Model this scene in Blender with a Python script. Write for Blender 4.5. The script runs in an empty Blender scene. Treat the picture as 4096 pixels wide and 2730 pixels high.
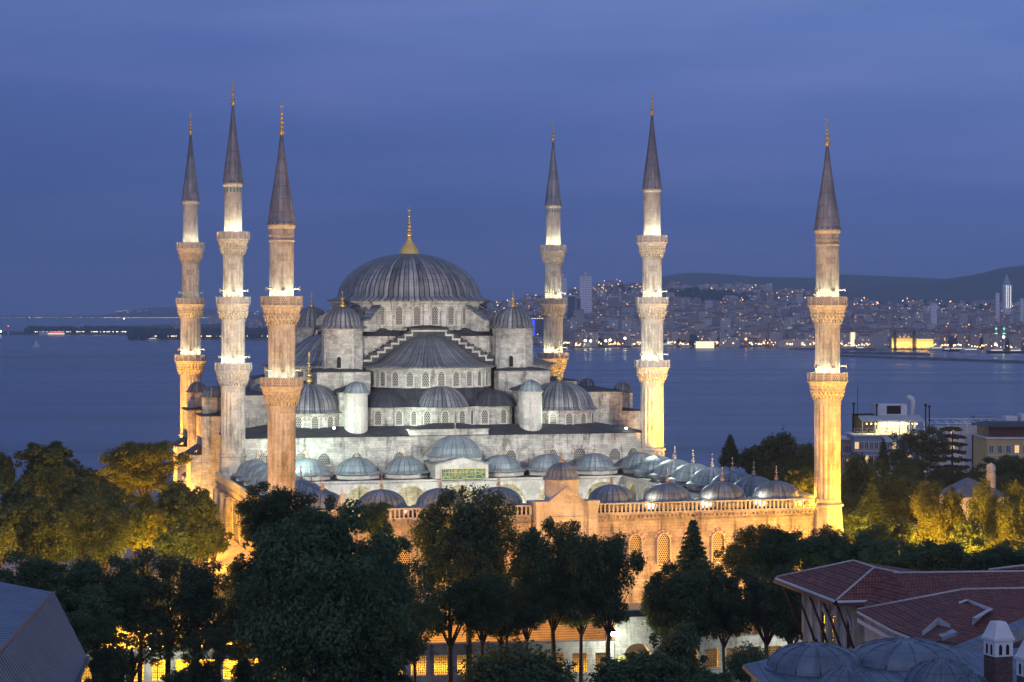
import bpy, math, random
import numpy as np
from math import sin, cos, pi, radians, atan2, hypot, sqrt
from mathutils import Matrix, Vector
random.seed(7)
rng = np.random.default_rng(7)
S = bpy.context.scene
# ---------------------------------------------------------------- camera
EYE = 41.0          # height of the roof terrace above the mosque's ground (m)
SEA = -34.0
F = 8694.0          # focal length in pixels of the 4096 px wide photograph
cam_d = bpy.data.cameras.new("camera"); cam = bpy.data.objects.new("camera", cam_d)
S.collection.objects.link(cam); S.camera = cam
cam.location = (0, 0, EYE); cam.rotation_euler = (pi/2, 0, 0)
cam_d.sensor_width = 36.0; cam_d.lens = 36.0*F/4096; cam_d.shift_y = -143/4096
cam_d.clip_start = 1.0; cam_d.clip_end = 60000
S.render.resolution_x = 1024; S.render.resolution_y = 682
# ---------------------------------------------------------------- dusk sky
W = bpy.data.worlds.new("World"); S.world = W; W.use_nodes = True
wt = W.node_tree; bg = wt.nodes['Background']
sky = wt.nodes.new('ShaderNodeTexSky'); sky.sky_type = 'NISHITA'; sky.sun_disc = False
SUN_EL, SUN_AZ = -1.0, 200.0
sky.sun_elevation = radians(SUN_EL); sky.sun_rotation = radians(SUN_AZ)
sky.altitude = 70; sky.air_density = 1.0; sky.dust_density = 0.4; sky.ozone_density = 4.0
tc = wt.nodes.new('ShaderNodeTexCoord'); mp = wt.nodes.new('ShaderNodeMapping')
mp.inputs['Scale'].default_value = (2.2, 2.2, 15.0)
nz = wt.nodes.new('ShaderNodeTexNoise'); nz.inputs['Scale'].default_value = 2.2; nz.inputs['Detail'].default_value = 6
cr = wt.nodes.new('ShaderNodeValToRGB'); cr.color_ramp.elements[0].position = .44; cr.color_ramp.elements[1].position = .72
cr.color_ramp.elements[0].color = (1, 1, 1, 1); cr.color_ramp.elements[1].color = (1.45, 1.2, 1.12, 1)
mx = wt.nodes.new('ShaderNodeMix'); mx.data_type = 'RGBA'; mx.blend_type = 'MULTIPLY'; mx.inputs[0].default_value = 1
mt = wt.nodes.new('ShaderNodeMix'); mt.data_type = 'RGBA'; mt.blend_type = 'MIX'; mt.inputs[0].default_value = .8
sx_ = wt.nodes.new('ShaderNodeSeparateXYZ'); hz_ = wt.nodes.new('ShaderNodeMath'); hz_.operation = 'MULTIPLY_ADD'; hz_.inputs[1].default_value = .16
tw = wt.nodes.new('ShaderNodeValToRGB'); e_ = tw.color_ramp.elements        # even blue of the twilight arch, mixed over the Nishita sky
for p_, c_ in ((.0,(.53,1.10,3.52)),(.03,(.65,1.29,4.0)),(.10,(1.02,1.86,5.3)),(.20,(1.65,2.88,7.0)),(.6,(1.7,2.8,5.6)),(1,(1.7,2.8,5.4))):
    el_ = e_.new(p_) if p_ not in (0,1) else e_[0 if p_==0 else len(e_)-1]; el_.color = (*[q_ for q_ in c_],1)
L_ = wt.links.new
L_(tc.outputs['Generated'], sx_.inputs[0]); L_(sx_.outputs[0], hz_.inputs[0]); L_(sx_.outputs[2], hz_.inputs[2]); L_(hz_.outputs[0], tw.inputs[0]); L_(tw.outputs[0], mt.inputs[7])
L_(tc.outputs['Generated'], mp.inputs[0]); L_(mp.outputs[0], nz.inputs['Vector']); L_(nz.outputs[0], cr.inputs[0])
wg = wt.nodes.new('ShaderNodeMapRange'); wg.inputs[1].default_value = .15; wg.inputs[2].default_value = 1.0; wg.inputs[3].default_value = 0.0; wg.inputs[4].default_value = 1.0
ng = wt.nodes.new('ShaderNodeMath'); ng.operation = 'MULTIPLY'; ng.inputs[1].default_value = -1; L_(sx_.outputs[1], ng.inputs[0]); L_(ng.outputs[0], wg.inputs[0])
gl = wt.nodes.new('ShaderNodeMix'); gl.data_type = 'RGBA'; gl.blend_type = 'ADD'; gl.inputs[7].default_value = (4.6, 4.2, 5.0, 1)      # afterglow of the sunset behind the camera
L_(wg.outputs[0], gl.inputs[0]); L_(sky.outputs[0], mt.inputs[6]); L_(mt.outputs[2], gl.inputs[6]); L_(gl.outputs[2], mx.inputs[6]); L_(cr.outputs[0], mx.inputs[7]); L_(mx.outputs[2], bg.inputs[0])
bg.inputs[1].default_value = 0.10
S.view_settings.view_transform = 'Standard'; S.view_settings.look = 'None'
S.view_settings.exposure = 0.0; S.view_settings.gamma = 1.0
S.render.engine = 'CYCLES'
# ---------------------------------------------------------------- frames of reference
TH = 0.257; OX, OY = -10.76, 364.24       # mosque axis: u along the facade, v away from the courtyard
CT, ST = cos(TH), sin(TH)
def Lw(u, v, z=0.0):
    return Vector((OX + CT*u - ST*v, OY + ST*u + CT*v, z))
def P(x, y, Y):
    """point at distance Y seen in the direction measured off the photograph (4096 px frame)"""
    return Vector(((x-2048)/F*Y, Y, EYE-(y-1222)/F*Y))
def PD(x, y, Y):
    k = 4096/2353.0
    return P(x*k, y*k, Y)
# ---------------------------------------------------------------- light helpers
LK = {'balcony_floodlight':3.4,'wash_light':.95,'floodlight':4.0,'park_light':7.5,'precinct_light':2.5,'tree_uplight':4.0,'arcade_light':4.0,'street_lamp_light':1.0,'corner_light':3.0,'station_floodlight':1.5}
def lamp(kind, name, loc, power, col, **k):
    d = bpy.data.lights.new(name, kind); d.energy = power*LK.get(name,1.0); d.color = col
    o = bpy.data.objects.new(name, d); S.collection.objects.link(o); o.location = loc
    d.shadow_soft_size = k.get('r', .15)
    if kind == 'SPOT':
        d.spot_size = radians(k.get('ang', 60)); d.spot_blend = k.get('blend', .6)
        t = Vector(k['to'])-Vector(loc); o.rotation_euler = t.to_track_quat('-Z', 'Y').to_euler()
    return o
# ---------------------------------------------------------------- node helpers
class NT:
    def __init__(s, name, base=(.5,.5,.5), rough=.8, metal=0.0, spec=.3):
        s.m = bpy.data.materials.new(name); s.m.use_nodes = True; s.t = s.m.node_tree
        s.b = s.t.nodes['Principled BSDF']; s.b.inputs['Base Color'].default_value = (*base, 1)
        s.b.inputs['Roughness'].default_value = rough; s.b.inputs['Metallic'].default_value = metal
        s.b.inputs['Specular IOR Level'].default_value = spec
    def n(s, typ, ins=None, **props):
        x = s.t.nodes.new('ShaderNode'+typ)
        for k, v in props.items(): setattr(x, k, v)
        for k, v in (ins or {}).items():
            if isinstance(v, bpy.types.NodeSocket): s.t.links.new(v, x.inputs[k])
            else: x.inputs[k].default_value = v
        return x
    def math(s, op, a, b=0.0, c=None):
        i = {0: a, 1: b}
        if c is not None: i[2] = c
        return s.n('Math', i, operation=op).outputs[0]
    def mix(s, f, a, b, mode='MIX'):
        return s.n('Mix', {0: f, 6: a, 7: b}, data_type='RGBA', blend_type=mode).outputs[2]
    def ramp(s, f, stops):
        r = s.n('ValToRGB', {0: f}); e = r.color_ramp.elements
        while len(e) < len(stops): e.new(.5)
        for el, (p, c) in zip(e, stops): el.position = p; el.color = (*c, 1) if len(c) == 3 else c
        return r.outputs[0]
    def uv(s): return s.n('TexCoord').outputs['UV']
    def obj(s): return s.n('TexCoord').outputs['Object']
    def mapv(s, v, scale=(1,1,1), loc=(0,0,0)): return s.n('Mapping', {0: v, 'Scale': scale, 'Location': loc}).outputs[0]
    def noise(s, v, scale, detail=4, rough=.55): return s.n('TexNoise', {'Vector': v, 'Scale': scale, 'Detail': detail, 'Roughness': rough}).outputs[0]
    def base(s, c): s.t.links.new(c, s.b.inputs['Base Color'])
    def link(s, o, k): s.t.links.new(o, s.b.inputs[k])
    def bump(s, h, strength=.4, dist=.05):
        b = s.n('Bump', {'Height': h, 'Strength': strength, 'Distance': dist}); s.t.links.new(b.outputs[0], s.b.inputs['Normal'])
def stone(name, c1, c2, mortar, bw=.95, bh=.42, msize=.012, stain=.6, streak=.75):
    m = NT(name, rough=.88, spec=.2); uv = m.uv()
    br = m.n('TexBrick', {'Vector': uv, 'Color1': (*c1,1), 'Color2': (*c2,1), 'Mortar': (*mortar,1), 'Scale': 1.0, 'Mortar Size': msize,
                          'Mortar Smooth': .2, 'Bias': -.25, 'Brick Width': bw, 'Row Height': bh}, offset=.5, squash=.7, squash_frequency=3)
    big = m.n('TexBrick', {'Vector': m.mapv(uv, loc=(.37,.21,0)), 'Color1': (1,1,1,1), 'Color2': (.42,.41,.43,1), 'Mortar': (1,1,1,1), 'Scale': 1.0, 'Mortar Size': .0,
                          'Bias': -.45, 'Brick Width': bw*2.3, 'Row Height': bh*2}, offset=.37)
    c = m.mix(.75, br.outputs[0], big.outputs[0], 'MULTIPLY')
    o = m.obj()
    n1 = m.ramp(m.noise(o, .22, 6, .65), [(.32, (1-stain*.75,)*3), (.62, (1.06,)*3)])
    c = m.mix(1, c, n1, 'MULTIPLY')
    st = m.ramp(m.noise(m.mapv(uv, (1.1, .13, 1)), 1.0, 5, .6), [(.30, (1-streak,)*3), (.47, (1,)*3)])
    c = m.mix(1, c, st, 'MULTIPLY')
    fi = m.ramp(m.noise(o, 3.5, 4, .6), [(.3, (.84,)*3), (.7, (1.1,)*3)])
    c = m.mix(1, c, fi, 'MULTIPLY')
    m.base(c); m.bump(m.math('SUBTRACT', m.noise(o, 5, 4), m.math('MULTIPLY', br.outputs[1], .8)), .35, .03)
    return m.m
def lead(name, c1, c2, seam, rough=.5, msize=.045, streak=.45):
    """sheet lead: u counts sheets round the dome, v counts rows"""
    m = NT(name, rough=rough, metal=.25, spec=.4); uv = m.uv(); rn = m.n('ObjectInfo').outputs['Random']
    shv = m.n('CombineXYZ', {0: m.math('MULTIPLY', rn, 37.0), 1: m.math('MULTIPLY', rn, 91.0), 2: m.math('MULTIPLY', rn, 53.0)}).outputs[0]
    shift = lambda v: m.n('VectorMath', {0: v, 1: shv}, operation='ADD').outputs[0]
    br = m.n('TexBrick', {'Vector': m.mapv(uv,loc=(0,60,0)), 'Color1': (*c1,1), 'Color2': (*c2,1), 'Mortar': (*seam,1), 'Scale': 1.0, 'Mortar Size': msize, 'Mortar Smooth': .3,
                          'Bias': 0.0, 'Brick Width': 1.0, 'Row Height': 120.0}, offset=0.0)
    rows = m.n('TexBrick', {'Vector': uv, 'Color1': (1,1,1,1), 'Color2': (.80,.80,.81,1), 'Mortar': (.55,.55,.57,1), 'Scale': 1.0, 'Mortar Size': .03, 'Mortar Smooth': .3,
                          'Bias': 0.0, 'Brick Width': 1.0, 'Row Height': 1.0}, offset=0.0)
    st = m.ramp(m.noise(shift(m.mapv(uv, (1.3, .13, 1))), 1.0, 5, .62), [(.38, (1-streak,)*3), (.56, (1.12,)*3)])
    c = m.mix(1, m.mix(1, br.outputs[0], rows.outputs[0], 'MULTIPLY'), st, 'MULTIPLY')
    n1 = m.ramp(m.noise(shift(m.obj()), .45, 6, .65), [(.3, (.62,.65,.70)), (.7, (1.25,1.2,1.12))])
    c = m.mix(1, c, n1, 'MULTIPLY'); m.base(c)
    m.bump(br.outputs[1], .8, .09)
    return m.m
def plain(name, col, rough=.8, metal=0.0, var=.25, scale=1.5, spec=.3):
    m = NT(name, rough=rough, metal=metal, spec=spec)
    c = m.ramp(m.noise(m.obj(), scale, 5, .6), [(.3, tuple(x*(1-var) for x in col)), (.7, tuple(x*(1+var) for x in col))])
    m.base(c); m.bump(m.noise(m.obj(), scale*5, 3), .2, .02); return m.m
def emis(name, col, strength, sample=False):
    m = NT(name, base=(0.02,0.02,0.02)); m.b.inputs['Emission Color'].default_value = (*col,1); m.b.inputs['Emission Strength'].default_value = strength
    if not sample: m.m.cycles.emission_sampling = 'NONE'
    return m.m
def pierced(name, col, cell=.3, hole=.36, dark=(.015,.015,.02), glow=None):
    """pierced stone lattice: round holes on a hexagonal grid, measured in metres of uv"""
    m = NT(name, rough=.85); uv = m.uv()
    sp = m.n('SeparateXYZ', {0: uv}); x = m.math('DIVIDE', sp.outputs[0], cell); y = m.math('DIVIDE', sp.outputs[1], cell*1.732)
    def dist(off):
        fx = m.math('SUBTRACT', m.math('FRACT', m.math('ADD', x, off)), .5)
        fy = m.math('MULTIPLY', m.math('SUBTRACT', m.math('FRACT', m.math('ADD', y, off)), .5), 1.732)
        return m.math('SQRT', m.math('ADD', m.math('MULTIPLY', fx, fx), m.math('MULTIPLY', fy, fy)))
    d = m.math('MINIMUM', dist(0.0), dist(0.5)); h = m.math('LESS_THAN', d, hole)
    nc = m.ramp(m.noise(m.obj(), 2, 3), [(.3, tuple(c*.8 for c in col)), (.7, col)])
    m.base(m.mix(h, nc, (*dark,1)))
    if glow:
        m.b.inputs['Emission Color'].default_value = (*glow,1); m.link(m.math('MULTIPLY', h, 1.0), 'Emission Strength'); m.m.cycles.emission_sampling = 'NONE'
    return m.m
M = {}
M['stone'] = stone('stone', (.56,.53,.48), (.33,.31,.285), (.20,.18,.16))
M['stone_fine'] = stone('stone_fine', (.50,.44,.38), (.36,.32,.28), (.2,.175,.15), .9, .42, .014, .55, .72)
M['shaft_stone'] = stone('shaft_stone', (.52,.48,.42), (.42,.39,.34), (.33,.30,.27), .62, .5, .006, .35, .5)
M['stone_clean'] = stone('stone_clean', (.56,.53,.48), (.50,.47,.42), (.40,.37,.33), 1.3, .55, .006, .3, .35)
M['marble'] = plain('marble', (.55,.53,.48), .6, 0, .15, .8)
M['carving'] = plain('carving', (.46,.41,.34), .85, 0, .35, 2.5); M['niche'] = NT('niche_shade', (.05,.035,.025), .95).m  # niche: dark tone painted in for the shade of the corbel cavities
M['lead_dark'] = lead('lead_dark', (.13,.135,.155), (.29,.295,.32), (.035,.037,.045), .45, .11, .42)
M['lead_flat'] = lead('lead_flat', (.045,.048,.058), (.07,.074,.088), (.02,.021,.027), .65, .04, .4)
M['lead_green'] = lead('lead_green', (.21,.26,.28), (.30,.35,.37), (.09,.11,.12), .5, .06, .35)
M['lead_spire'] = lead('lead_spire', (.20,.225,.28), (.29,.315,.37), (.05,.05,.06), .55, .07, .25)
M['lead_near'] = lead('lead_near', (.12,.15,.20), (.16,.19,.25), (.05,.06,.085), .5, .03, .25)
M['gold'] = NT('gold', (.74,.49,.17), .38, .8).m
M['copper_finial'] = NT('copper_finial', (.55,.40,.26), .5, .4).m
M['lattice'] = pierced('lattice', (.42,.40,.35), .34, .40)
M['lattice_far'] = pierced('lattice_court', (.60,.50,.28), .3, .36, (.05,.035,.015))  # yellow lamplight on the court lattices is put into the stone colour
M['parapet'] = pierced('parapet', (.48,.43,.38), .30, .24, (.05,.045,.04))
M['dark'] = NT('opening_dark', (.012,.012,.015), .9).m
M['red_stone'] = plain('red_stone', (.30,.19,.155), .85)
M['green_tile'] = NT('turquoise_tile', (.06,.20,.22), .35).m
M['horn'] = NT('horn_grey', (.42,.40,.36), .5).m
M['iron'] = NT('black_iron', (.02,.02,.022), .5, .6).m
M['bark'] = plain('bark', (.055,.042,.032), .95, 0, .4, 3)
def foliage(name, c, c2):
    m = NT(name, rough=.7, spec=.2)
    oi = m.n('ObjectInfo').outputs['Random']; geo = m.n('NewGeometry').outputs['Random Per Island']
    a = m.mix(geo, (*c,1), (*c2,1)); v = m.n('HueSaturation', {'Hue': m.math('MULTIPLY_ADD', oi, .03, .485), 'Saturation': 1.0, 'Value': m.math('MULTIPLY_ADD', oi, .45, .78), 'Color': a}).outputs[0]
    m.base(v)
    tr = m.n('BsdfTranslucent', {'Color': v}); ms = m.n('MixShader', {0: .38, 1: m.b.outputs[0], 2: tr.outputs[0]})
    out = [x for x in m.t.nodes if x.type == 'OUTPUT_MATERIAL'][0]; m.t.links.new(ms.outputs[0], out.inputs[0])
    return m.m
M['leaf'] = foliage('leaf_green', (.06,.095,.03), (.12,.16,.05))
M['leaf_lit'] = foliage('leaf_lit_green', (.11,.14,.03), (.20,.22,.05))  # paler copy for lamp-lit trees, the lamplight put into the leaf colour
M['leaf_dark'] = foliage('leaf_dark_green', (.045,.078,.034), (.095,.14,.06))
# ---------------------------------------------------------------- mesh builder
class MB:
    def __init__(s): s.V=[]; s.F=[]; s.U=[]; s.I=[]; s.Sm=[]; s.off=(0,0,0); s.rot=0.0
    def pt(s, p):
        x,y,z = p
        if s.rot: c_,s_ = cos(s.rot), sin(s.rot); x,y = c_*x-s_*y, s_*x+c_*y
        return (x+s.off[0], y+s.off[1], z+s.off[2])
    def face(s, pts, uv=None, m=0, sm=False):
        b = len(s.V); s.V += [s.pt(p) for p in pts]; s.F.append(tuple(range(b, b+len(pts))))
        if uv is None:
            a,b_,c = Vector(pts[0]), Vector(pts[1]), Vector(pts[2]); n = (b_-a).cross(c-a)
            if n.length: n.normalize()
            if abs(n.z) > .75: uv = [(p[0], p[1]) for p in pts]
            else:
                t = Vector((-n.y, n.x, 0)); t = t.normalized() if t.length else Vector((1,0,0))
                uv = [(t.x*p[0]+t.y*p[1], p[2]) for p in pts]
        s.U.append(uv); s.I.append(m); s.Sm.append(sm)
    def box(s, x0,x1,y0,y1,z0,z1, m=0, mt=None, bottom=False):
        mt = m if mt is None else mt
        s.face([(x0,y0,z0),(x1,y0,z0),(x1,y0,z1),(x0,y0,z1)], None, m); s.face([(x1,y1,z0),(x0,y1,z0),(x0,y1,z1),(x1,y1,z1)], None, m)
        s.face([(x0,y1,z0),(x0,y0,z0),(x0,y0,z1),(x0,y1,z1)], None, m); s.face([(x1,y0,z0),(x1,y1,z0),(x1,y1,z1),(x1,y0,z1)], None, m)
        s.face([(x0,y0,z1),(x1,y0,z1),(x1,y1,z1),(x0,y1,z1)], None, mt)
        if bottom: s.face([(x0,y1,z0),(x1,y1,z0),(x1,y0,z0),(x0,y0,z0)], None, m)
    def prism(s, poly, z0, z1, m=0, mt=None, cap=True, bottom=False):
        mt = m if mt is None else mt; n = len(poly); run = 0
        for i in range(n):
            a, b = poly[i], poly[(i+1)%n]; l = hypot(b[0]-a[0], b[1]-a[1])
            s.face([(a[0],a[1],z0),(b[0],b[1],z0),(b[0],b[1],z1),(a[0],a[1],z1)], [(run,z0),(run+l,z0),(run+l,z1),(run,z1)], m); run += l
        if cap: s.face([(p[0],p[1],z1) for p in poly], None, mt)
        if bottom: s.face([(p[0],p[1],z0) for p in reversed(poly)], None, m)
    def frustum(s, polyA, zA, polyB, zB, m=0, us=1.0, vs=1.0, cap=False, closed=True):
        n = len(polyA); run = 0
        za = zA if hasattr(zA, '__len__') else [zA]*n; zb = zB if hasattr(zB, '__len__') else [zB]*n
        for i in range(n if closed else n-1):
            j = (i+1)%n; a,b,c,d = polyA[i],polyA[j],polyB[j],polyB[i]
            l = hypot(b[0]-a[0], b[1]-a[1])/us; h = sqrt((a[0]-d[0])**2+(a[1]-d[1])**2+(za[i]-zb[i])**2)/vs
            s.face([(a[0],a[1],za[i]),(b[0],b[1],za[j]),(c[0],c[1],zb[j]),(d[0],d[1],zb[i])], [(run,0),(run+l,0),(run+l,h),(run,h)], m); run += l
        if cap: s.face([(p[0],p[1],z) for p,z in zip(polyB, zb)], None, m)
    def lathe(s, prof, seg=32, c=(0,0), a0=0.0, a1=2*pi, m=0, sm=True, K=None, vs=1.0, flute=None, ph=0.0, ucirc=None):
        """prof: list of (r,z); K sheets round (uv); ucirc: uv in metres of this radius; flute=(n,amp)"""
        full = abs(a1-a0-2*pi) < 1e-6; na = seg if full else seg+1; b = len(s.V); L = 0; rows = []
        for i,(r,z) in enumerate(prof):
            if i: L += hypot(r-prof[i-1][0], z-prof[i-1][1])
            rows.append(L)
            for k in range(na):
                a = a0+(a1-a0)*k/seg+ph; rr = r
                if flute: rr = r*(1-flute[1]*(1-abs(sin((a-ph)*flute[0]/2))))
                s.V.append(s.pt((c[0]+rr*cos(a), c[1]+rr*sin(a), z)))
        un = (K if K else (ucirc or 1)*2*pi)*(a1-a0)/(2*pi)
        for i in range(len(prof)-1):
            for k in range(seg):
                k2 = (k+1)%na if full else k+1
                s.F.append((b+i*na+k, b+i*na+k2, b+(i+1)*na+k2, b+(i+1)*na+k))
                u0, u1 = un*k/seg, un*(k+1)/seg; zz = (lambda q: rows[q]/vs) if K else (lambda q: prof[0][1]+rows[q])
                s.U.append([(u0,zz(i)),(u1,zz(i)),(u1,zz(i+1)),(u0,zz(i+1))]); s.I.append(m); s.Sm.append(sm)
    def tube(s, pts, r, seg=6, m=0, sm=True):
        pts = [Vector(p) for p in pts]; rs = r if hasattr(r,'__len__') else [r]*len(pts); b = len(s.V)
        for i,p in enumerate(pts):
            d = (pts[min(i+1,len(pts)-1)]-pts[max(i-1,0)]).normalized()
            x = d.cross(Vector((0,0,1)));  x = x.normalized() if x.length > 1e-3 else Vector((1,0,0)); y = d.cross(x)
            for k in range(seg):
                a = 2*pi*k/seg; q = p+(x*cos(a)+y*sin(a))*rs[i]; s.V.append(s.pt(q))
        for i in range(len(pts)-1):
            for k in range(seg):
                k2=(k+1)%seg; s.F.append((b+i*seg+k,b+i*seg+k2,b+(i+1)*seg+k2,b+(i+1)*seg+k)); s.U.append([(k/seg,i),((k+1)/seg,i),((k+1)/seg,i+1),(k/seg,i+1)]); s.I.append(m); s.Sm.append(sm)
        for e in (0, len(pts)-1):
            f = [b+e*seg+k for k in range(seg)]
            if e == 0: f.reverse()
            s.F.append(tuple(f)); s.U.append([(0,0)]*seg); s.I.append(m); s.Sm.append(False)
    def mesh(s, name, mats):
        me = bpy.data.meshes.new(name); me.from_pydata(s.V, [], s.F)
        for x in mats: me.materials.append(M[x] if isinstance(x, str) else x)
        me.polygons.foreach_set('material_index', s.I); me.polygons.foreach_set('use_smooth', s.Sm)
        ul = me.uv_layers.new(name='UVMap'); flat = np.array([c for f in s.U for p in f for c in p], dtype=np.float32); ul.data.foreach_set('uv', flat)
        me.update(); return me
    def build(s, name, mats, parent=None, loc=(0,0,0), rz=0.0):
        return link(name, s.mesh(name, mats), parent, loc, rz)
def link(name, me, parent=None, loc=(0,0,0), rz=0.0, scale=None):
    o = bpy.data.objects.new(name, me); S.collection.objects.link(o); o.parent = parent
    o.location = loc; o.rotation_euler = (0,0,rz)
    if scale: o.scale = scale
    return o
def tag(o, label=None, cat=None, group=None, kind=None):
    if label: o['label'] = label
    if cat: o['category'] = cat
    if group: o['group'] = group
    if kind: o['kind'] = kind
    return o
def thing(name, loc, rz, label, cat, group=None):
    return tag(link(name, None, None, loc, rz), label, cat, group)
def arch_pts(w, h, n=10, pointed=.12):
    """outline of an arched opening from bottom left, up over and down to bottom right (x,z)"""
    r = w/2; zs = h-r*(1+pointed); out = [(-r,0)]
    for i in range(n+1):
        a = pi-pi*i/n; x = r*cos(a); z = zs+r*sin(a)+r*pointed*(1-abs(cos(a)))**1.5 if pointed else zs+r*sin(a)
        out.append((x,z))
    out.append((r,0)); return out
# ================================================================ shared mosque pieces
def finial_mesh(name, H, R, mat, crescent=True, n=4):
    R*=1.02
    b = MB(); prof = [(R*.55,0),(R*.45,H*.03)]; z = H*.05; prof += [(R*.9,z+.02*H),(R,z+H*.06),(R*.75,z+H*.11),(R*.28,z+H*.16),(R*.2,z+H*.2)]
    z = H*.27; s = .86
    for i in range(n):
        r = R*s; h = H*.05*(1-.1*i)
        prof += [(R*.2,z-h),(r*.75,z-h*.6),(r,z),(r*.75,z+h*.6),(R*.18,z+h)]; z += H*(.64/n)*.86; s *= .86
    prof += [(R*.09,H*.86),(0.0,H*.88)] if crescent else [(R*.09,H*.84),(R*.32,H*.9),(R*.2,H*.96),(0,H)]
    b.lathe(prof, 14)
    if crescent:
        rc = H*.06; pts=[]; rs=[]
        for i in range(13):
            a = radians(-245+310*i/12); pts.append((rc*cos(a),0,H*.94+rc*sin(a)*1.05)); rs.append(.28*rc*(1-.75*abs(i-6)/6)+.01)
        b.tube(pts, rs, 6)
    return b.mesh(name, [mat])
FIN_SPIRE = finial_mesh('finial', 4.3, .42, 'gold')
FIN_DOME = finial_mesh('finial', 8.7, .75, 'gold', True, 5)
FIN_MID = finial_mesh('finial', 5.6, .62, 'gold', False, 3)
FIN_TUR = finial_mesh('finial', 2.9, .55, 'gold', True, 2)
FIN_SM = finial_mesh('finial', 2.1, .33, 'copper_finial', False, 2)
def horn_mesh():
    b = MB(); b.lathe([(.0,0),(.13,0.0),(.13,.3),(.07,.34),(.09,.5),(.16,.68),(.32,.86),(.34,.87),(.26,.84),(.1,.7),(0,.6)], 12)
    return b.mesh('loudspeaker', ['horn'])
HORN = horn_mesh()
def win_meshes(w, h, style='plain', lat='lattice', prj=.14, fr=.16):
    """window whose outside faces -y; origin at sill centre"""
    ip = arch_pts(w, h); op = arch_pts(w+2*fr, h+fr, 10); b = MB()
    for i in range(len(ip)-1):
        a,c = ip[i],ip[i+1]; d,e = op[i],op[i+1]
        b.face([(d[0],-prj,d[1]),(a[0],-prj,a[1]),(c[0],-prj,c[1]),(e[0],-prj,e[1])][::-1], None, 0)
        b.face([(a[0],-prj,a[1]),(a[0],0.02,a[1]),(c[0],0.02,c[1]),(c[0],-prj,c[1])], None, 0)
        b.face([(d[0],-prj,d[1]),(e[0],-prj,e[1]),(e[0],.02,e[1]),(d[0],.02,d[1])], None, 0)
    b.box(-w/2-fr-.05, w/2+fr+.05, -prj-.06, .02, -.16, 0, 0, bottom=True)
    frame = b.mesh('window', ['stone_clean'])
    g = MB(); g.face([(x,-.012,z) for x,z in reversed(ip)], [(x,z) for x,z in reversed(ip)], 0); pane = g.mesh('lattice', [lat])
    vs = None
    if style == 'voussoir':
        v = MB(); n = 11; r0 = w/2+fr; zs = h-w/2
        for i in range(n):
            a0 = pi-pi*i/n; a1 = pi-pi*(i+1)/n; r1 = r0+(.42 if i%2==0 else .3)
            f = [(r*cos(a),-.06,zs+r*sin(a)) for r,a in ((r0,a0),(r0,a1),(r1,a1),(r1,a0))]
            v.face(f[::-1], None, 0 if i%2==0 else 1)
        vs = v.mesh('arch_stones', ['red_stone','stone_clean'])
    return frame, pane, vs
def put_window(parent, ms, x, y, z, rz):
    f = link('window', ms[0], parent, (x,y,z), rz); link('lattice', ms[1], f)
    if ms[2]: link('arch_stones', ms[2], f)
    return f
WH = (1.0, .93, .74)
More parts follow.
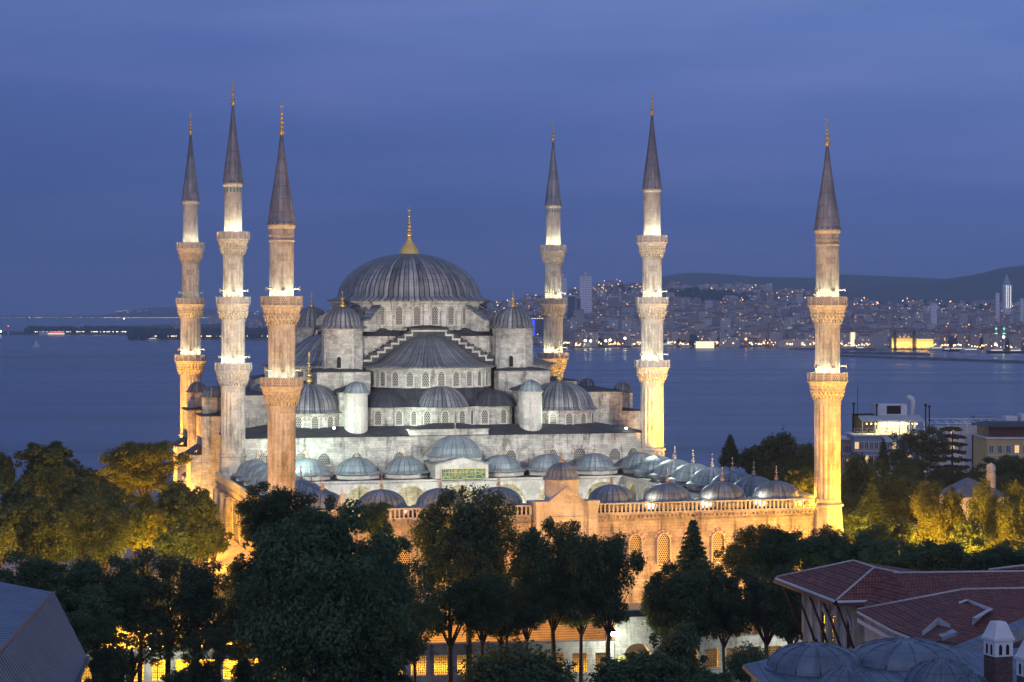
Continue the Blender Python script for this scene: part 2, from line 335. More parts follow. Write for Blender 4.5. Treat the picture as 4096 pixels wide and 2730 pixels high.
# ================================================================ minarets
def ring(b, r, z0, z1, seg, th=.14, m=0, ph=0):
    b.lathe([(r-th,z0),(r,z0),(r,z1),(r-th,z1),(r-th,z0)], seg, m=m, sm=False, ph=ph, ucirc=r)
def minaret(u, v, bal, cone0, cone1, foot, rs, rb, label, band=None, group='minarets of the mosque'):
    """rs: shaft radii from the foot up (one per section), rb: balcony radii, bal: parapet tops from the lowest up"""
    p = Lw(u, v); t = thing('minaret', (p.x,p.y,0), TH, label, 'minaret', group)
    b = MB(); r0 = rs[0]; SEG = 16; ph = pi/16
    b.lathe([(r0*1.32,-1),(r0*1.32,foot-5.2),(r0*1.22,foot-4.6),(r0*1.05,foot-.4),(r0*1.2,foot-.25),(r0*1.2,foot),(r0*1.03,foot+.25)], 8, sm=False, ph=pi/8, ucirc=r0)
    z = foot+.25
    for i,r in enumerate(rs):
        top = (bal[i]-3.4) if i < len(bal) else cone0-.55
        if i: z = bal[i-1]-1.2
        fl = (16, .085) if i < len(rs)-1 else (16, .012)
        b.lathe([(r*1.02,z),(r*1.02,z+.5)], 64, sm=False, ucirc=r)
        b.lathe([(r,z+.5),(r,top-1.1)], 96 if fl[1] > .02 else 16, sm=False, ucirc=r, flute=fl if fl[1] > .02 else None)
        b.lathe([(r*1.02,top-1.1),(r*1.02,top+.25)], 32, sm=False, ucirc=r)
    r = rs[-1]; c0 = cone0
    b.lathe([(r*1.0,c0-2.2),(r*1.1,c0-2.15),(r*1.1,c0-2.0),(r*1.01,c0-1.95)], 32, sm=False, m=1) if band=='frieze' else None
    b.lathe([(r,c0-.6),(r*1.1,c0-.4),(r*1.14,c0-.15),(r*1.14,c0),(0.1,c0)], 32, sm=False, m=1)
    b.build('shaft', ['shaft_stone','carving'], t)
    if band:
        q = MB()
        for k in range(16 if band=='tiles' else 20):
            a = 2*pi*k/(16 if band=='tiles' else 20); q.rot = 0
            rr = r*1.012
            if band == 'tiles':
                pts = [(x+0,zz) for x,zz in arch_pts(.26,.75,6,0)]; ca,sa = cos(a),sin(a)
                q.face([((rr+.02)*ca-x*sa,(rr+.02)*sa+x*ca,c0-1.45+zz) for x,zz in reversed(pts)][::-1], None, 0)
            else:
                ca,sa = cos(a),sin(a); pp=[((rr+.03)*cos(a+d*.15), (rr+.03)*sin(a+d*.15), c0-1.25-.32*(1-abs(d))) for d in (-1,-.5,0,.5,1)]
                q.tube(pp, .07, 5)
        q.build('tile_band' if band=='tiles' else 'carved_frieze', ['green_tile' if band=='tiles' else 'carving'], t)
    s = MB(); H = cone1-cone0
    s.lathe([(r*1.2,cone0-.02),(r*1.22,cone0+.12),(r*1.1,cone0+.5),(r*.86,cone0+H*.25),(r*.56,cone0+H*.5),(r*.3,cone0+H*.75),(r*.1,cone1),(0,cone1)], 16, sm=False, K=16, vs=1.75, m=0)
    for k in range(16):
        a = 2*pi*k/16; s.tube([((rr*r+.02)*cos(a),(rr*r+.02)*sin(a),cone0+H*f) for rr,f in ((1.1,.03),(.86,.25),(.56,.5),(.3,.75),(.12,.97))], [.05,.045,.035,.025,.015], 4, m=0)
    s.build('spire', ['lead_spire'], t)
    link('finial', FIN_SPIRE, t, (0,0,cone1-.1))
    for i,(zb,R) in enumerate(zip(bal, rb)):
        r = rs[i]; c = MB(); base = zb-1.15; n = 5
        for q in range(n):      # tiers of muqarnas corbels
            z0 = base-.25-(n-q)*.46; z1 = z0+.46; ra = r+(R-.12-r)*(q/n)**.8; rc = r+(R-.12-r)*((q+1)/n)**.8
            c.lathe([(ra,z0),(ra+(rc-ra)*.35,z0+.12),(rc,z1-.14),(rc,z1)], 96, flute=(24 if q%2 else 32, .085 if q < n-1 else .03), ph=(pi/24)*(q%2), sm=False, m=0)
            for k in range(24):
                a = 2*pi*(k+.5*(q%2))/24; rr = ra+(rc-ra)*.5+.03
                if q == 0: c.off=((ra+.12)*cos(a),(ra+.12)*sin(a),0); c.rot=a; c.prism([(-.05,-.09),(.07,-.06),(.07,.06),(-.05,.09)],z0+.02,z1+.28,1,bottom=True); c.off=(0,0,0); c.rot=0
                if q < 3: c.tube([(rr*cos(a),rr*sin(a),z0-.12),((rr+.1)*cos(a),(rr+.1)*sin(a),z1)], [.03,.11], 4)
        c.lathe([(R-.12,base-.25),(R+.06,base-.2),(R+.1,base-.05),(R+.1,base+.02),(r,base+.02)], 32, sm=False, m=0)
        bal_o = c.build('balcony', ['carving','niche'], t)
        w = MB(); ring(w, R, base+.02, zb-.1, 16, .12, 0, ph)
        w.build('parapet', ['parapet'], bal_o)
        w = MB()
        for k in range(16):
            a = 2*pi*k/16+ph; x,y = R*cos(a),R*sin(a)
            w.off = (x,y,0); w.rot = a; w.box(-.13,.09,-.1,.1,base+.02,zb+.02,0); w.off=(0,0,0); w.rot=0
        ring(w, R+.05, zb-.12, zb, 16, .24, 0, ph)
        w.build('parapet_frame', ['stone_clean'], bal_o)
        if i < len(bal) :
            rr = rs[i+1]
            for a in ((-150,-95,-25) if i < len(bal)-1 or len(bal)==2 else ()):
                a = radians(a)-TH*0; hz = zb+1.0
                h = link('loudspeaker', HORN, t, ((rr+.05)*cos(a),(rr+.05)*sin(a),hz)); h.rotation_euler = (0, pi/2, a)
    return t
HALL_B = [31.6,42.4,53.0]; CRT_B = [31.5,42.2]
RS3 = [1.98,1.92,1.66,1.45]; RB3 = [2.98,2.75,2.62]
M2 = minaret(-36,0,HALL_B,60.9,73.7,16.6,RS3,RB3,'tall minaret with pale tiles under its spire, second from the left','tiles')
M1 = minaret(-36,62.3,HALL_B,60.9,73.7,16.3,RS3,RB3,'farthest left minaret, its lowest balcony glowing yellow against the sea')
M3 = minaret(36,62.3,HALL_B,60.9,73.7,16.3,RS3,RB3,'minaret behind the domes, beside the white skyscrapers, its foot hidden','tiles')
M4 = minaret(36,0,HALL_B,60.9,73.7,16.4,RS3,RB3,'three balcony minaret rising from the right front corner of the prayer hall')
M5 = minaret(-38.7,-70,CRT_B,51.6,63.5,12.6,[1.84,1.78,1.62],[2.78,2.72],'nearest left minaret with two balconies and a dark cracked spire','frieze')
M6 = minaret(38.7,-70,CRT_B,51.6,63.5,13.0,[1.88,1.78,1.62],[2.78,2.72],'two balcony minaret at the far right courtyard corner with a glowing yellow fluted shaft','frieze')
# ================================================================ prayer hall
hall = thing('prayer_hall', (OX,OY,0), TH, 'grey stone mosque prayer hall with cascading lead domes and a gold finial', 'mosque')
b = MB(); b.box(-36,36,0,62,-1,18.9); b.box(-36.25,36.25,-.25,62.25,18.9,19.15)
b.box(-6.6,7.0,-.3,4,19.15,20.1); b.box(-6.8,7.2,-.5,4.2,20.1,20.3)
b.build('wall', ['stone'], hall)
b = MB()
oR = [(-36.5,-.5),(36.5,-.5),(36.5,62.5),(-36.5,62.5)]; iR = [(-28,3.2),(28,3.2),(28,58),(-28,58)]
b.frustum(oR,19.16,iR,20.7,0,.75,2.2,cap=True)
b.frustum([(-7,-.7),(7.4,-.7),(7.4,5),(-7,5)],20.31,[(-2,1.5),(2.4,1.5),(2.4,5),(-2,5)],21.2,0,.75,2,cap=True)
b.build('roof', ['lead_flat'], hall)
CEN = (0,31)
# base block of the main dome
b = MB(); b.prism([(-15,16),(15,16),(15,46),(-15,46)],20,35.6); b.build('dome_base', ['stone'], hall)
b = MB(); b.frustum([(-15.6,15.4),(15.6,15.4),(15.6,46.6),(-15.6,46.6)],35.62,[(-12,19),(12,19),(12,43),(-12,43)],37.0,0,.8,2,cap=True); b.build('base_roof', ['lead_flat'], hall)
b = MB(); b.lathe([(14.0,36.6),(14.0,41.3),(14.35,41.4),(14.45,41.7)], 56, c=CEN, sm=False, ucirc=14); drum = b.build('drum', ['stone'], hall)
b = MB(); prof = [(14.9,41.72),(14.95,41.84),(13.5,42.35),(12.95,42.8)]
for i in range(1,15):
    a = radians(8+82*i/14); prof.append((12.95*cos(a)*1.01 if i<14 else .3, 42.0+ (50.4-42.0)*sin(a)))
b.lathe(prof, 120, c=CEN, K=88, vs=1.35); dome = b.build('dome', ['lead_dark'], hall)
b = MB(); b.lathe([(1.9,49.9),(1.95,50.1),(1.85,50.5),(1.6,51.1),(1.2,51.7),(.78,52.25),(.48,52.8),(.33,53.3)], 96, c=CEN, flute=(24,.09)); b.build('finial_base', ['gold'], dome)
link('finial', finial_mesh('finial', 5.7, .62, 'gold', True, 5), dome, (0,31,53.1))
wd = win_meshes(1.15,3.25); 
for k in range(28):
    a = 2*pi*(k+.5)/28; put_window(hall, wd, 14.02*cos(a), 31+14.02*sin(a), 37.6, a+pi/2)
b = MB(); b.box(-.1,.35,-.45,.45,36.6,40.0,0); pm_=b.mesh('pilaster',['stone'])
for k in range(28):
    a = 2*pi*k/28; link('pilaster', pm_, drum, (14*cos(a),31+14*sin(a),0), a)
for q in range(4):
    for s_ in (-1,1):
        a = -pi/4+q*pi/2+s_*radians(9); b = MB(); b.off=(0,31,0); b.rot=a; t=.75
        A=[(13.8,36.4),(18.4,36.4),(18.4,38.6),(14.0,41.0)]
        for sg in (-1,1):
            f=[(x,sg*t,z) for x,z in A]; b.face(f if sg<0 else f[::-1])
        for i in (1,):
            b.face([(18.4,-t,36.4),(18.4,t,36.4),(18.4,t,38.6),(18.4,-t,38.6)])
        b.face([(18.7,-t-.12,38.55),(18.7,t+.12,38.55),(13.9,t+.12,41.1),(13.9,-t-.12,41.1)], None, 1)
        b.face([(18.7,-t-.12,38.3),(18.7,t+.12,38.3),(18.7,t+.12,38.55),(18.7,-t-.12,38.55)], None, 1)
        for sg in (-1,1):
            f=[(18.7,sg*(t+.12),38.3),(18.7,sg*(t+.12),38.55),(13.9,sg*(t+.12),41.1),(13.9,sg*(t+.12),40.85)]; b.face(f if sg>0 else f[::-1],None,1)
        b.build('flying_buttress', ['stone','lead_dark'], hall)
def ngon(cx,cy,r,n,ph=0): return [(cx+r*cos(2*pi*k/n+ph), cy+r*sin(2*pi*k/n+ph)) for k in range(n)]
# weight turrets
for sx in (-1,1):
    for sy in (-1,1):
        cx, cy = 15.2*sx, 31+16*sy; b = MB(); b.prism(ngon(cx,cy,3.6,8,pi/8),20,36.75); b.prism(ngon(cx,cy,3.75,8,pi/8),36.75,37.0)
        tu = b.build('turret', ['stone'], hall)
        d = MB(); prof=[(4.15,37.0),(4.15,37.12),(3.55,37.45)]+[(3.5*cos(radians(a)),37.4+3.35*sin(radians(a))) for a in range(5,90,9)]+[(.1,40.75)]
        d.lathe(prof, 192, c=(cx,cy), flute=(24,.05), K=24, vs=1.6); dd = d.build('turret_dome', ['lead_dark'], tu)
        link('finial', FIN_TUR, dd, (cx,cy,40.6))
        if sy < 0:
            o = MB(); o.face([(x,0,z) for x,z in reversed(arch_pts(.7,1.9,8,0))]); o.build('turret_door', ['dark'], tu, (cx-1.2*sx*-1 if sx<0 else cx-1.2, cy-3.48, 30.3))
def side(k):
    """one of the four semi dome groups; local frame has the group facing -y from the dome centre"""
    R = k*pi/2
    def mb(): q = MB(); q.off=(0,31,0); q.rot=R; return q
    cyx, front = -15.0, k==0
    # stepped gable wall
    pts=[]; x=11.0; z=31.0
    b = mb(); steps=7; xs=[11.6-i*(8.4/ (steps)) for i in range(steps+1)]; zs=[31.6+i*(5.1/steps) for i in range(steps+1)]
    for i in range(steps):
        for s_ in (-1,1):
            x0,x1 = sorted((s_*xs[i],s_*xs[i+1])); b.box(x0,x1,-16.3,-14.9,29.5,zs[i],0,0)
            t0,t1 = sorted((s_*(xs[i+1]-.3),s_*xs[i])); b.box(t0,t1,-16.62,-16.3,zs[i]-.34,zs[i]-.02,1,1,True); b.box(x0-.04,x1+.04,-16.8,-14.8,zs[i],zs[i]+.42,0,0,True)
            e0,e1 = sorted((s_*(xs[i+1]-.3),s_*xs[i+1])); b.box(e0,e1,-16.6,-16.3,zs[i],zs[i+1]-.36,1,1); f0,f1 = sorted((s_*(xs[i+1]+.02),s_*(xs[i+1]+.42))); b.box(f0,f1,-16.78,-14.8,zs[i]+.42,zs[i+1]+.02,0,0)
    b.box(-xs[-1],xs[-1],-16.3,-14.9,29.5,zs[-1],0); b.box(-xs[-1]-.15,xs[-1]+.15,-16.62,-14.9,zs[-1]-.3,zs[-1]-.01,1,1,True); b.box(-xs[-1]-.3,xs[-1]+.3,-16.8,-14.8,zs[-1],zs[-1]+.3,0,0,True)
    g = b.build('stepped_gable', ['lead_flat','stone_clean'], hall)
    b = mb(); b.frustum([(-4.3,-16.6),(4.3,-16.6),(4.3,-13),(-4.3,-13)],37.02,[(-1,-15),(1,-15),(1,-13),(-1,-13)],37.5,0,.8,2,cap=True)
    b.build('gable_roof', ['lead_flat'], hall)
    # semi dome
    b = mb(); b.lathe([(11.0,20),(11.0,30.0),(11.5,30.1),(11.5,30.3)], 48, c=(0,cyx), a0=pi, a1=2*pi, sm=False, ucirc=11); b.build('semi_dome_drum', ['stone'], hall)
    prof=[(12.1,30.32),(12.1,30.45),(10.6,30.75),(9.4,31.1),(8.5,31.6),(7.6,32.25),(6.6,33.0),(5.6,33.8),(4.6,34.5),(3.4,35.15),(2.2,35.6),(1.1,35.85),(.05,35.95)]
    b = mb(); b.lathe(prof, 80, c=(0,cyx), a0=pi, a1=2*pi, K=88, vs=1.5)
    b.build('semi_dome', ['lead_dark'], hall)
    ws = win_meshes(1.15,2.5,'plain',prj=.2,fr=.22)
    if k in (0,1,3):
        for i in range(13):
            a = pi+pi*(i+.5)/13; x,y = 11.02*cos(a), cyx+11.02*sin(a)
            X = cos(R)*x-sin(R)*y; Y = sin(R)*x+cos(R)*y
            put_window(hall, ws, X, 31+Y, 27.2, a+pi/2+R)
    # exedra tier
    yo = cyx-31+15
    outer=[(-13.4,-21.5),(-12.6,-25.4),(-9.2,-26.8),(-5.7,-26.6),(-4.3,-28.2),(-1.7,-29.1),(1.7,-29.1),(4.3,-28.2),(5.7,-26.6),(9.2,-26.8),(12.6,-25.4),(13.4,-21.5)]
    b = mb(); poly = outer+[(13.4,-16),(-13.4,-16)]; b.prism(poly,20,23.55,cap=False)
    sc = [(x*1.012,y-.18) for x,y in outer]; b.prism(sc+[(13.5,-16),(-13.5,-16)],23.55,23.8); b.build('exedra_wall', ['stone'], hall)
    inner=[]
    for i in range(12):
        a = pi+pi*(i+.35)/11.7; inner.append((11.05*cos(a), cyx+11.05*sin(a)))
    eav=[(x*1.02,y-.35) for x,y in outer]; mid=[((ex*.55+ix*.45),(ey*.55+iy*.45)) for (ex,ey),(ix,iy) in zip(eav,inner)]
    b = mb(); b.frustum(eav,23.82,mid,25.1,0,.7,2,closed=False); b.frustum(mid,25.1,inner,26.95,0,.7,2,closed=False)
    b.build('exedra_roof', ['lead_flat'], hall)
    for cx,cy,r,h,mt_ in ((0,-25.4,5.3,3.5,'lead_dark'),(-9.4,-23.9,4.4,2.7,'lead_flat'),(9.4,-23.9,4.4,2.7,'lead_flat')):
        b = mb(); b.lathe([(r*q,23.86+h*w_) for q,w_ in ((1.0,0),(.93,.14),(.80,.42),(.62,.70),(.42,.88),(.2,.97),(.01,1.0))], 48, c=(cx,cy), K=40, vs=1.4)
        b.build('exedra_dome', [mt_], hall)
    we = win_meshes(1.1,2.35)
    if k in (0,1,3):
        for i in range(len(outer)-1):
            (x0,y0),(x1,y1) = outer[i],outer[i+1]; l = hypot(x1-x0,y1-y0)
            if l < 2: continue
            if i in (0,10): continue
            x,y=(x0+x1)/2,(y0+y1)/2; a = atan2(y1-y0,x1-x0)
            X = cos(R)*x-sin(R)*y; Y = sin(R)*x+cos(R)*y
            put_window(hall, we, X, 31+Y, 20.85, a+R)
for k in range(4): side(k)
# diagonal blocks, buttress blocks and stair turrets beside the front and back semi domes
for sx in (-1,1):
    for sy in (-1,1):
        Y = lambda y: 31+sy*(31-y)*-1 if False else (y if sy<0 else 62-y)
        def bx(b,x0,x1,y0,y1,z0,z1,m=0):
            ya,yb = sorted((Y(y0),Y(y1))); xa,xb = sorted((sx*x0,sx*x1)); b.box(xa,xb,ya,yb,z0,z1,m)
        def hip(b,x0,x1,y0,y1,z,h,m=1,ov=.35):
            ya,yb = sorted((Y(y0),Y(y1))); xa,xb = sorted((sx*x0,sx*x1)); i=min(xb-xa,yb-ya)/2
            o=[(xa-ov,ya-ov),(xb+ov,ya-ov),(xb+ov,yb+ov),(xa-ov,yb+ov)]
            b.prism(o,z,z+.12,m); q=i*.92; b.frustum(o,z+.12,[(xa+q,ya+q),(xb-q,ya+q),(xb-q,yb-q),(xa+q,yb-q)],z+h,m,.75,2,cap=True)
        b = MB(); bx(b,11.3,20.5,9.6,19,20,29.6); hip(b,11.3,20.5,9.6,19,29.6,.9); b.build('buttress', ['stone','lead_flat'], hall)
        b = MB(); bx(b,13.4,17.6,4.4,9.6,20,26.4); hip(b,13.4,17.6,4.4,9.6,26.4,1.1); b.build('buttress', ['stone','lead_flat'], hall)
        b = MB(); bx(b,20.5,26.5,13.6,20,20,27.6); hip(b,20.5,26.5,13.6,20,27.6,.8); b.build('buttress', ['stone','lead_flat'], hall)
        cx,cy = 15.1*sx, Y(2.6); b = MB(); b.lathe([(1.95,18.9),(1.95,26.05),(2.1,26.15),(2.15,26.35)],24,c=(cx,cy),sm=False,ucirc=1.95)
        st = b.build('stair_turret', ['stone_clean'], hall)
        d = MB(); d.lathe([(2.3,26.35),(2.32,26.45),(1.9,26.75)]+[(1.85*cos(radians(a)),26.7+1.6*sin(radians(a))) for a in range(6,90,12)]+[(.03,28.35)],96,c=(cx,cy),flute=(14,.05),K=14,vs=1.5); d.build('turret_dome', ['lead_green'], st)
        # corner dome
        cx,cy = 22.0*sx, Y(9); b = MB(); b.lathe([(6.15,18.9),(6.15,22.6),(6.4,22.7),(6.4,22.95)],32,c=(cx,cy),sm=False,ucirc=6.1); cd = b.build('corner_dome_drum', ['stone'], hall)
        d = MB(); d.lathe([(6.75,22.96),(6.75,23.08),(6.05,23.4)]+[(6.0*cos(radians(a)),23.3+4.5*sin(radians(a))) for a in range(5,90,8)]+[(.05,27.8)],96,c=(cx,cy),K=44,vs=1.5); dm = d.build('corner_dome', ['lead_dark'], cd)
        link('finial', FIN_MID, dm, (cx,cy,27.65))
        wv = win_meshes(1.15,2.2,'voussoir')
        if sy < 0:
            for i in range(5):
                a = -pi/2+(i-2)*pi/7; f=put_window(hall, wv, cx+6.18*cos(a), cy+6.18*sin(a), 20.3, a+pi/2)
        # side galleries and towers
        b = MB(); bx(b,27,35.4,15,24,18,25.6); hip(b,27,35.4,15,24,25.6,.9)
        b.build('gallery_block', ['stone','lead_flat'], hall)
        b = MB(); bx(b,30,39.2,15.5,24.5,-1,22.1); hip(b,30,39.2,15.5,24.5,22.1,.7)
        bx(b,39.2,41.0,16.5,23.5,-1,15.5); 
        xs0,xs1 = sorted((sx*39.2,sx*41.4)); ya,yb = sorted((Y(16),Y(24)))
        if sx>0: q=[(39.2,ya,17.0),(41.4,ya,15.5),(41.4,yb,15.5),(39.2,yb,17.0)]
        else: q=[(-41.4,ya,15.5),(-39.2,ya,17.0),(-39.2,yb,17.0),(-41.4,yb,15.5)]
        b.face(q,None,1); b.build('side_tower', ['stone','lead_flat'], hall)
        cx,cy = 37.0*sx, Y(20); b = MB(); b.prism(ngon(cx,cy,1.85,8,pi/8),22.4,25.2); stt=b.build('turret', ['stone'], hall)
        d = MB(); d.lathe([(2.15,25.2),(2.15,25.32),(1.75,25.6)]+[(1.7*cos(radians(a)),25.55+1.6*sin(radians(a))) for a in range(6,90,12)]+[(.03,27.2)],96,c=(cx,cy),flute=(16,.05),K=16,vs=1.5); d.build('turret_dome', ['lead_dark'], stt)
        if sy<0 and sx>0:
            o = MB(); o.face([(x,0,z) for x,z in reversed(arch_pts(1.1,2.6,8,0))]); o.build('doorway', ['dark'], hall, (33.2,15.48,19.6))
# side arcades along the long walls
for sx in (-1,1):
    b = MB(); n=9
    x0,x1 = sorted((sx*36.02,sx*40.2))
    b.box(x0,x1,24.6,37.4,9.8,10.6)
    b.frustum([(x0-.3,24.5),(x1+.3,24.5),(x1+.3,37.5),(x0-.3,37.5)],10.61,[((x0+x1)/2-.5,26),((x0+x1)/2+.5,26),((x0+x1)/2+.5,36),((x0+x1)/2-.5,36)],12.0,1,.8,2,cap=True)
    for q in range(n):
        yy = 24.9+q*(12.2/(n-1)); xx = sx*39.9; b.tube([(xx,yy,0),(xx,yy,7.6)],.22,8,0)
        if q<n-1:
            w = 12.2/(n-1); ar=[( -w/2+w*i/8, 7.6+ (w/2-.15)*sin(pi*i/8)) for i in range(9)]
            for i in range(8):
                (a0,z0),(a1,z1)=ar[i],ar[i+1]; yc=yy+w/2
                f=[(xx,yc+a0,z0),(xx,yc+a1,z1),(xx,yc+a1,9.8),(xx,yc+a0,9.8)]; b.face(f if sx>0 else f[::-1])
    b.build('side_gallery', ['stone_clean','lead_dark'], hall)
    b = MB(); yy=[1.5,8.5,28,34,40,46,54,60]
    for y_ in yy:
        xa,xb=sorted((sx*35.9,sx*37.2)); b.box(xa,xb,y_-.7,y_+.7,-1,17)
    b.build('wall_pilasters', ['stone'], hall)
# windows of the front wall above the courtyard roof
w1 = win_meshes(2.0,2.0,prj=.1,fr=.12); w2 = win_meshes(2.2,2.7,'voussoir',prj=.1,fr=.05)
for u in (-27.8,-21.0,-15.5,-4.8-7.5+4.0,10.9,18.2,29.3,33.6-1.0): put_window(hall, w1, u, -.02, 14.6, 0)
for u in (-31.0,-18.6-6.2,23.0): put_window(hall, w2, u, -.02, 14.1, 0)
b = MB()
for w in (5.3,):
    for i in range(24):
        a0,a1=pi*i/24,pi*(i+1)/24; f=[(r*cos(a)+.4,-.05,13.2+r*sin(a)*.95) for r,a in ((w,a0),(w,a1),(w+.5,a1),(w+.5,a0))]; b.face(f[::-1] if False else f,None,0); b.face(f[::-1],None,0)
b.build('relieving_arch', ['stone_clean'], hall)
# ================================================================ courtyard
court = thing('courtyard', (OX,OY,0), TH, 'walled mosque courtyard roofed with a ring of small lead domes', 'courtyard')
def arch_wall(b, x0, x1, y, z0, z1, bays, zs, r, horiz=True, th=.7, m=0):
    """wall with a row of arches, running along x (horiz) or y at the given coordinate"""
    w = (x1-x0)/bays; b2 = lambda s,t,z: (s,y+t,z) if horiz else (y+t,s,z)
    for i in range(bays):
        c = x0+w*(i+.5); n=14; ar=[(c+r*cos(pi-pi*k/n), zs+r*1.08*sin(pi*k/n)) for k in range(n+1)]
        for t in (-th/2, th/2):
            for k in range(n):
                (a,za),(d,zd)=ar[k],ar[k+1]
                b.face([b2(a,t,za),b2(d,t,zd),b2(d,t,z1),b2(a,t,z1)],[(a,za),(d,zd),(d,z1),(a,z1)],m)
            for p0,p1 in ((c-w/2,c-r),(c+r,c+w/2)): b.face([b2(p0,t,zs),b2(p1,t,zs),b2(p1,t,z1),b2(p0,t,z1)],[(p0,zs),(p1,zs),(p1,z1),(p0,z1)],m)
        for k in range(n):
            (a,za),(d,zd)=ar[k],ar[k+1]; b.face([b2(a,-th/2,za),b2(a,th/2,za),b2(d,th/2,zd),b2(d,-th/2,zd)],None,m)
        if True:   # alternating arch stones standing 3 cm proud
            for k in range(n):
                a0,a1 = pi-pi*k/n, pi-pi*(k+1)/n; f=[b2(c+rr*cos(a),-th/2-.03,zs+rr*1.08*sin(a)) for rr,a in ((r,a0),(r,a1),(r+.5,a1),(r+.5,a0))]
                b.face(f,None,m+1 if k%2 else m+2)
    for i in range(bays+1):
        c=x0+w*i; q=[b2(c-.3,-.3,0),b2(c+.3,-.3,0),b2(c+.3,.3,0),b2(c-.3,.3,0)]
        b.prism([(p[0],p[1]) for p in ngon(b2(c,0,0)[0],b2(c,0,0)[1],.36,10)],z0,zs-.6,m+1); 
        cc=b2(c,0,0); b.frustum(ngon(cc[0],cc[1],.4,8),zs-.6,ngon(cc[0],cc[1],.85,8),zs,m+1)
b = MB(); T=1.1; B_=-70.0; Wc=38.7
b.box(-Wc,-4.6,B_,B_+T,-1,12.1); b.box(4.6,Wc,B_,B_+T,-1,12.1)
b.box(-Wc,-Wc+T,B_+T,0,-1,12.1); b.box(Wc-T,Wc,B_+T,0,-1,12.1)
for x0,x1,y0,y1 in ((-Wc,-4.6,B_-.22,B_),(4.6,Wc,B_-.22,B_),(-Wc-.22,-Wc,B_-.22,0),(Wc,Wc+.22,B_-.22,0)):
    b.box(x0,x1,y0,y1,11.3,11.45); b.box(x0,x1,y0,y1,12.1,12.42,0,0,True)
b.box(-Wc-.1,-4.6,B_-.1,B_,-1,1.2); b.box(4.6,Wc,B_-.1,B_,-1,1.2)
k=0; u=-Wc+.3
while u < Wc:
    if abs(u) > 4.8: b.box(u,u+.26,B_-.34,B_,11.82,12.1,0,0,True)
    u += .6
b.build('outer_wall', ['stone_fine'], court)
# left flank with big blind arches
b = MB()
for i in range(9):
    v=-66+i*8.0; b.box(-Wc-.75,-Wc,v-.6,v+.6,-1,11.3)
    if i<8:
        for k in range(10):
            a0,a1=pi*k/10,pi*(k+1)/10; c=v+4; r=2.6
            f=[(-Wc-.3,c+rr*cos(a),7.2+rr*1.15*sin(a)) for rr,a in ((r,a0),(r,a1),(r+.45,a1),(r+.45,a0))]; b.face(f)
            f=[(-Wc-.3,c+r*cos(a0),7.2+r*1.15*sin(a0)),(-Wc-.3,c+r*cos(a1),7.2+r*1.15*sin(a1)),(-Wc,c+r*cos(a1),7.2+r*1.15*sin(a1)),(-Wc,c+r*cos(a0),7.2+r*1.15*sin(a0))]; b.face(f)
b.build('flank_pilasters', ['stone_fine'], court)
def balustrade(x0,y0,x1,y1):
    b = MB(); L = hypot(x1-x0,y1-y0); a = atan2(y1-y0,x1-x0); b.off=(x0,y0,0); b.rot=a; n=int(L/.6)
    b.box(0,L,-.16,.16,12.42,12.56); b.box(0,L,-.19,.19,13.66,13.86,0,0,True)
    for i in range(n+1):
        x=L*i/n; w=.11 if i%8 else .17; b.box(x-w,x+w,-.12,.12,12.56,13.66)
    return b.build('balustrade', ['stone_clean'], court)
balustrade(-Wc+.1,B_-.02,-4.7,B_-.02); balustrade(4.7,B_-.02,Wc-2,B_-.02); balustrade(-Wc+.02,0,-Wc+.02,B_+2); balustrade(Wc-.02,B_+2,Wc-.02,0)
# inner arcades
b = MB(); xi=28.5; yf=-61.9; yb=-8.3
arch_wall(b,-xi,xi,yb,0,12.3,7,8.3,3.05); arch_wall(b,-xi,xi,yf,0,12.3,7,8.3,3.05)
arch_wall(b,yf,yb,-xi,0,12.3,6,8.3,3.15,False); arch_wall(b,yf,yb,xi,0,12.3,6,8.3,3.15,False)
for x0,x1,y0,y1 in ((-xi,xi,yb-.75,yb-.35),(-xi,xi,yf+.35,yf+.75),(-xi+.35,-xi+.75,yf,yb),(xi-.75,xi-.35,yf,yb)): b.box(x0,x1,y0,y1,12.3,12.6,0,0,True)
b.build('arcade_wall', ['stone_clean','marble','carving'], court)
b = MB()
for x0,x1,y0,y1 in ((-Wc+T,Wc-T,yb-.5,-.02),(-Wc+T,Wc-T,B_+T,yf+.5),(-Wc+T,-xi+.5,yf+.5,yb-.5),(xi-.5,Wc-T,yf+.5,yb-.5)):
    b.box(x0,x1,y0,y1,12.45,12.7,0,0,True)
b.build('arcade_roof', ['lead_flat'], court)
b = MB(); b.face([(-xi,yf,.05),(xi,yf,.05),(xi,yb,.05),(-xi,yb,.05)]); b.build('courtyard_paving', ['marble'], court)
# the small domes
def small_dome(r,h,z0):
    b = MB(); b.lathe([(r*1.12,12.71),(r*1.12,z0),(r*1.17,z0+.05),(r*1.17,z0+.17)],8,m=0,sm=False,ph=pi/8)
    w = b.mesh('dome_base', ['stone_clean'])
    d = MB(); prof=[(r*1.24,z0+.18),(r*1.24,z0+.28),(r*1.06,z0+.5)]+[(r*cos(radians(a)),z0+.35+h*sin(radians(a))) for a in range(5,90,8)]+[(.04,z0+.35+h)]
    d.lathe(prof,72,K=24,vs=2.1,m=0); c = MB(); c.lathe([(.45,z0+.3+h),(.3,z0+.55+h),(.1,z0+.8+h)],10)
    return w, d.mesh('dome', ['lead_green']), z0+.4+h
SD = small_dome(3.4,2.45,13.3)
dpos = [(i*8.15,-66) for i in range(-4,5) if i] + [(i*8.15,-4.1) for i in range(-4,5) if i]
for k in range(1,7):
    for s_ in (-1,1): dpos.append((s_*32.6,-4.1-61.9*k/7))
for x,y in dpos:
    d = link('dome', SD[1], court, (x,y,0)); link('dome_base', SD[0], d); link('finial', FIN_SM, d, (0,0,SD[2]))
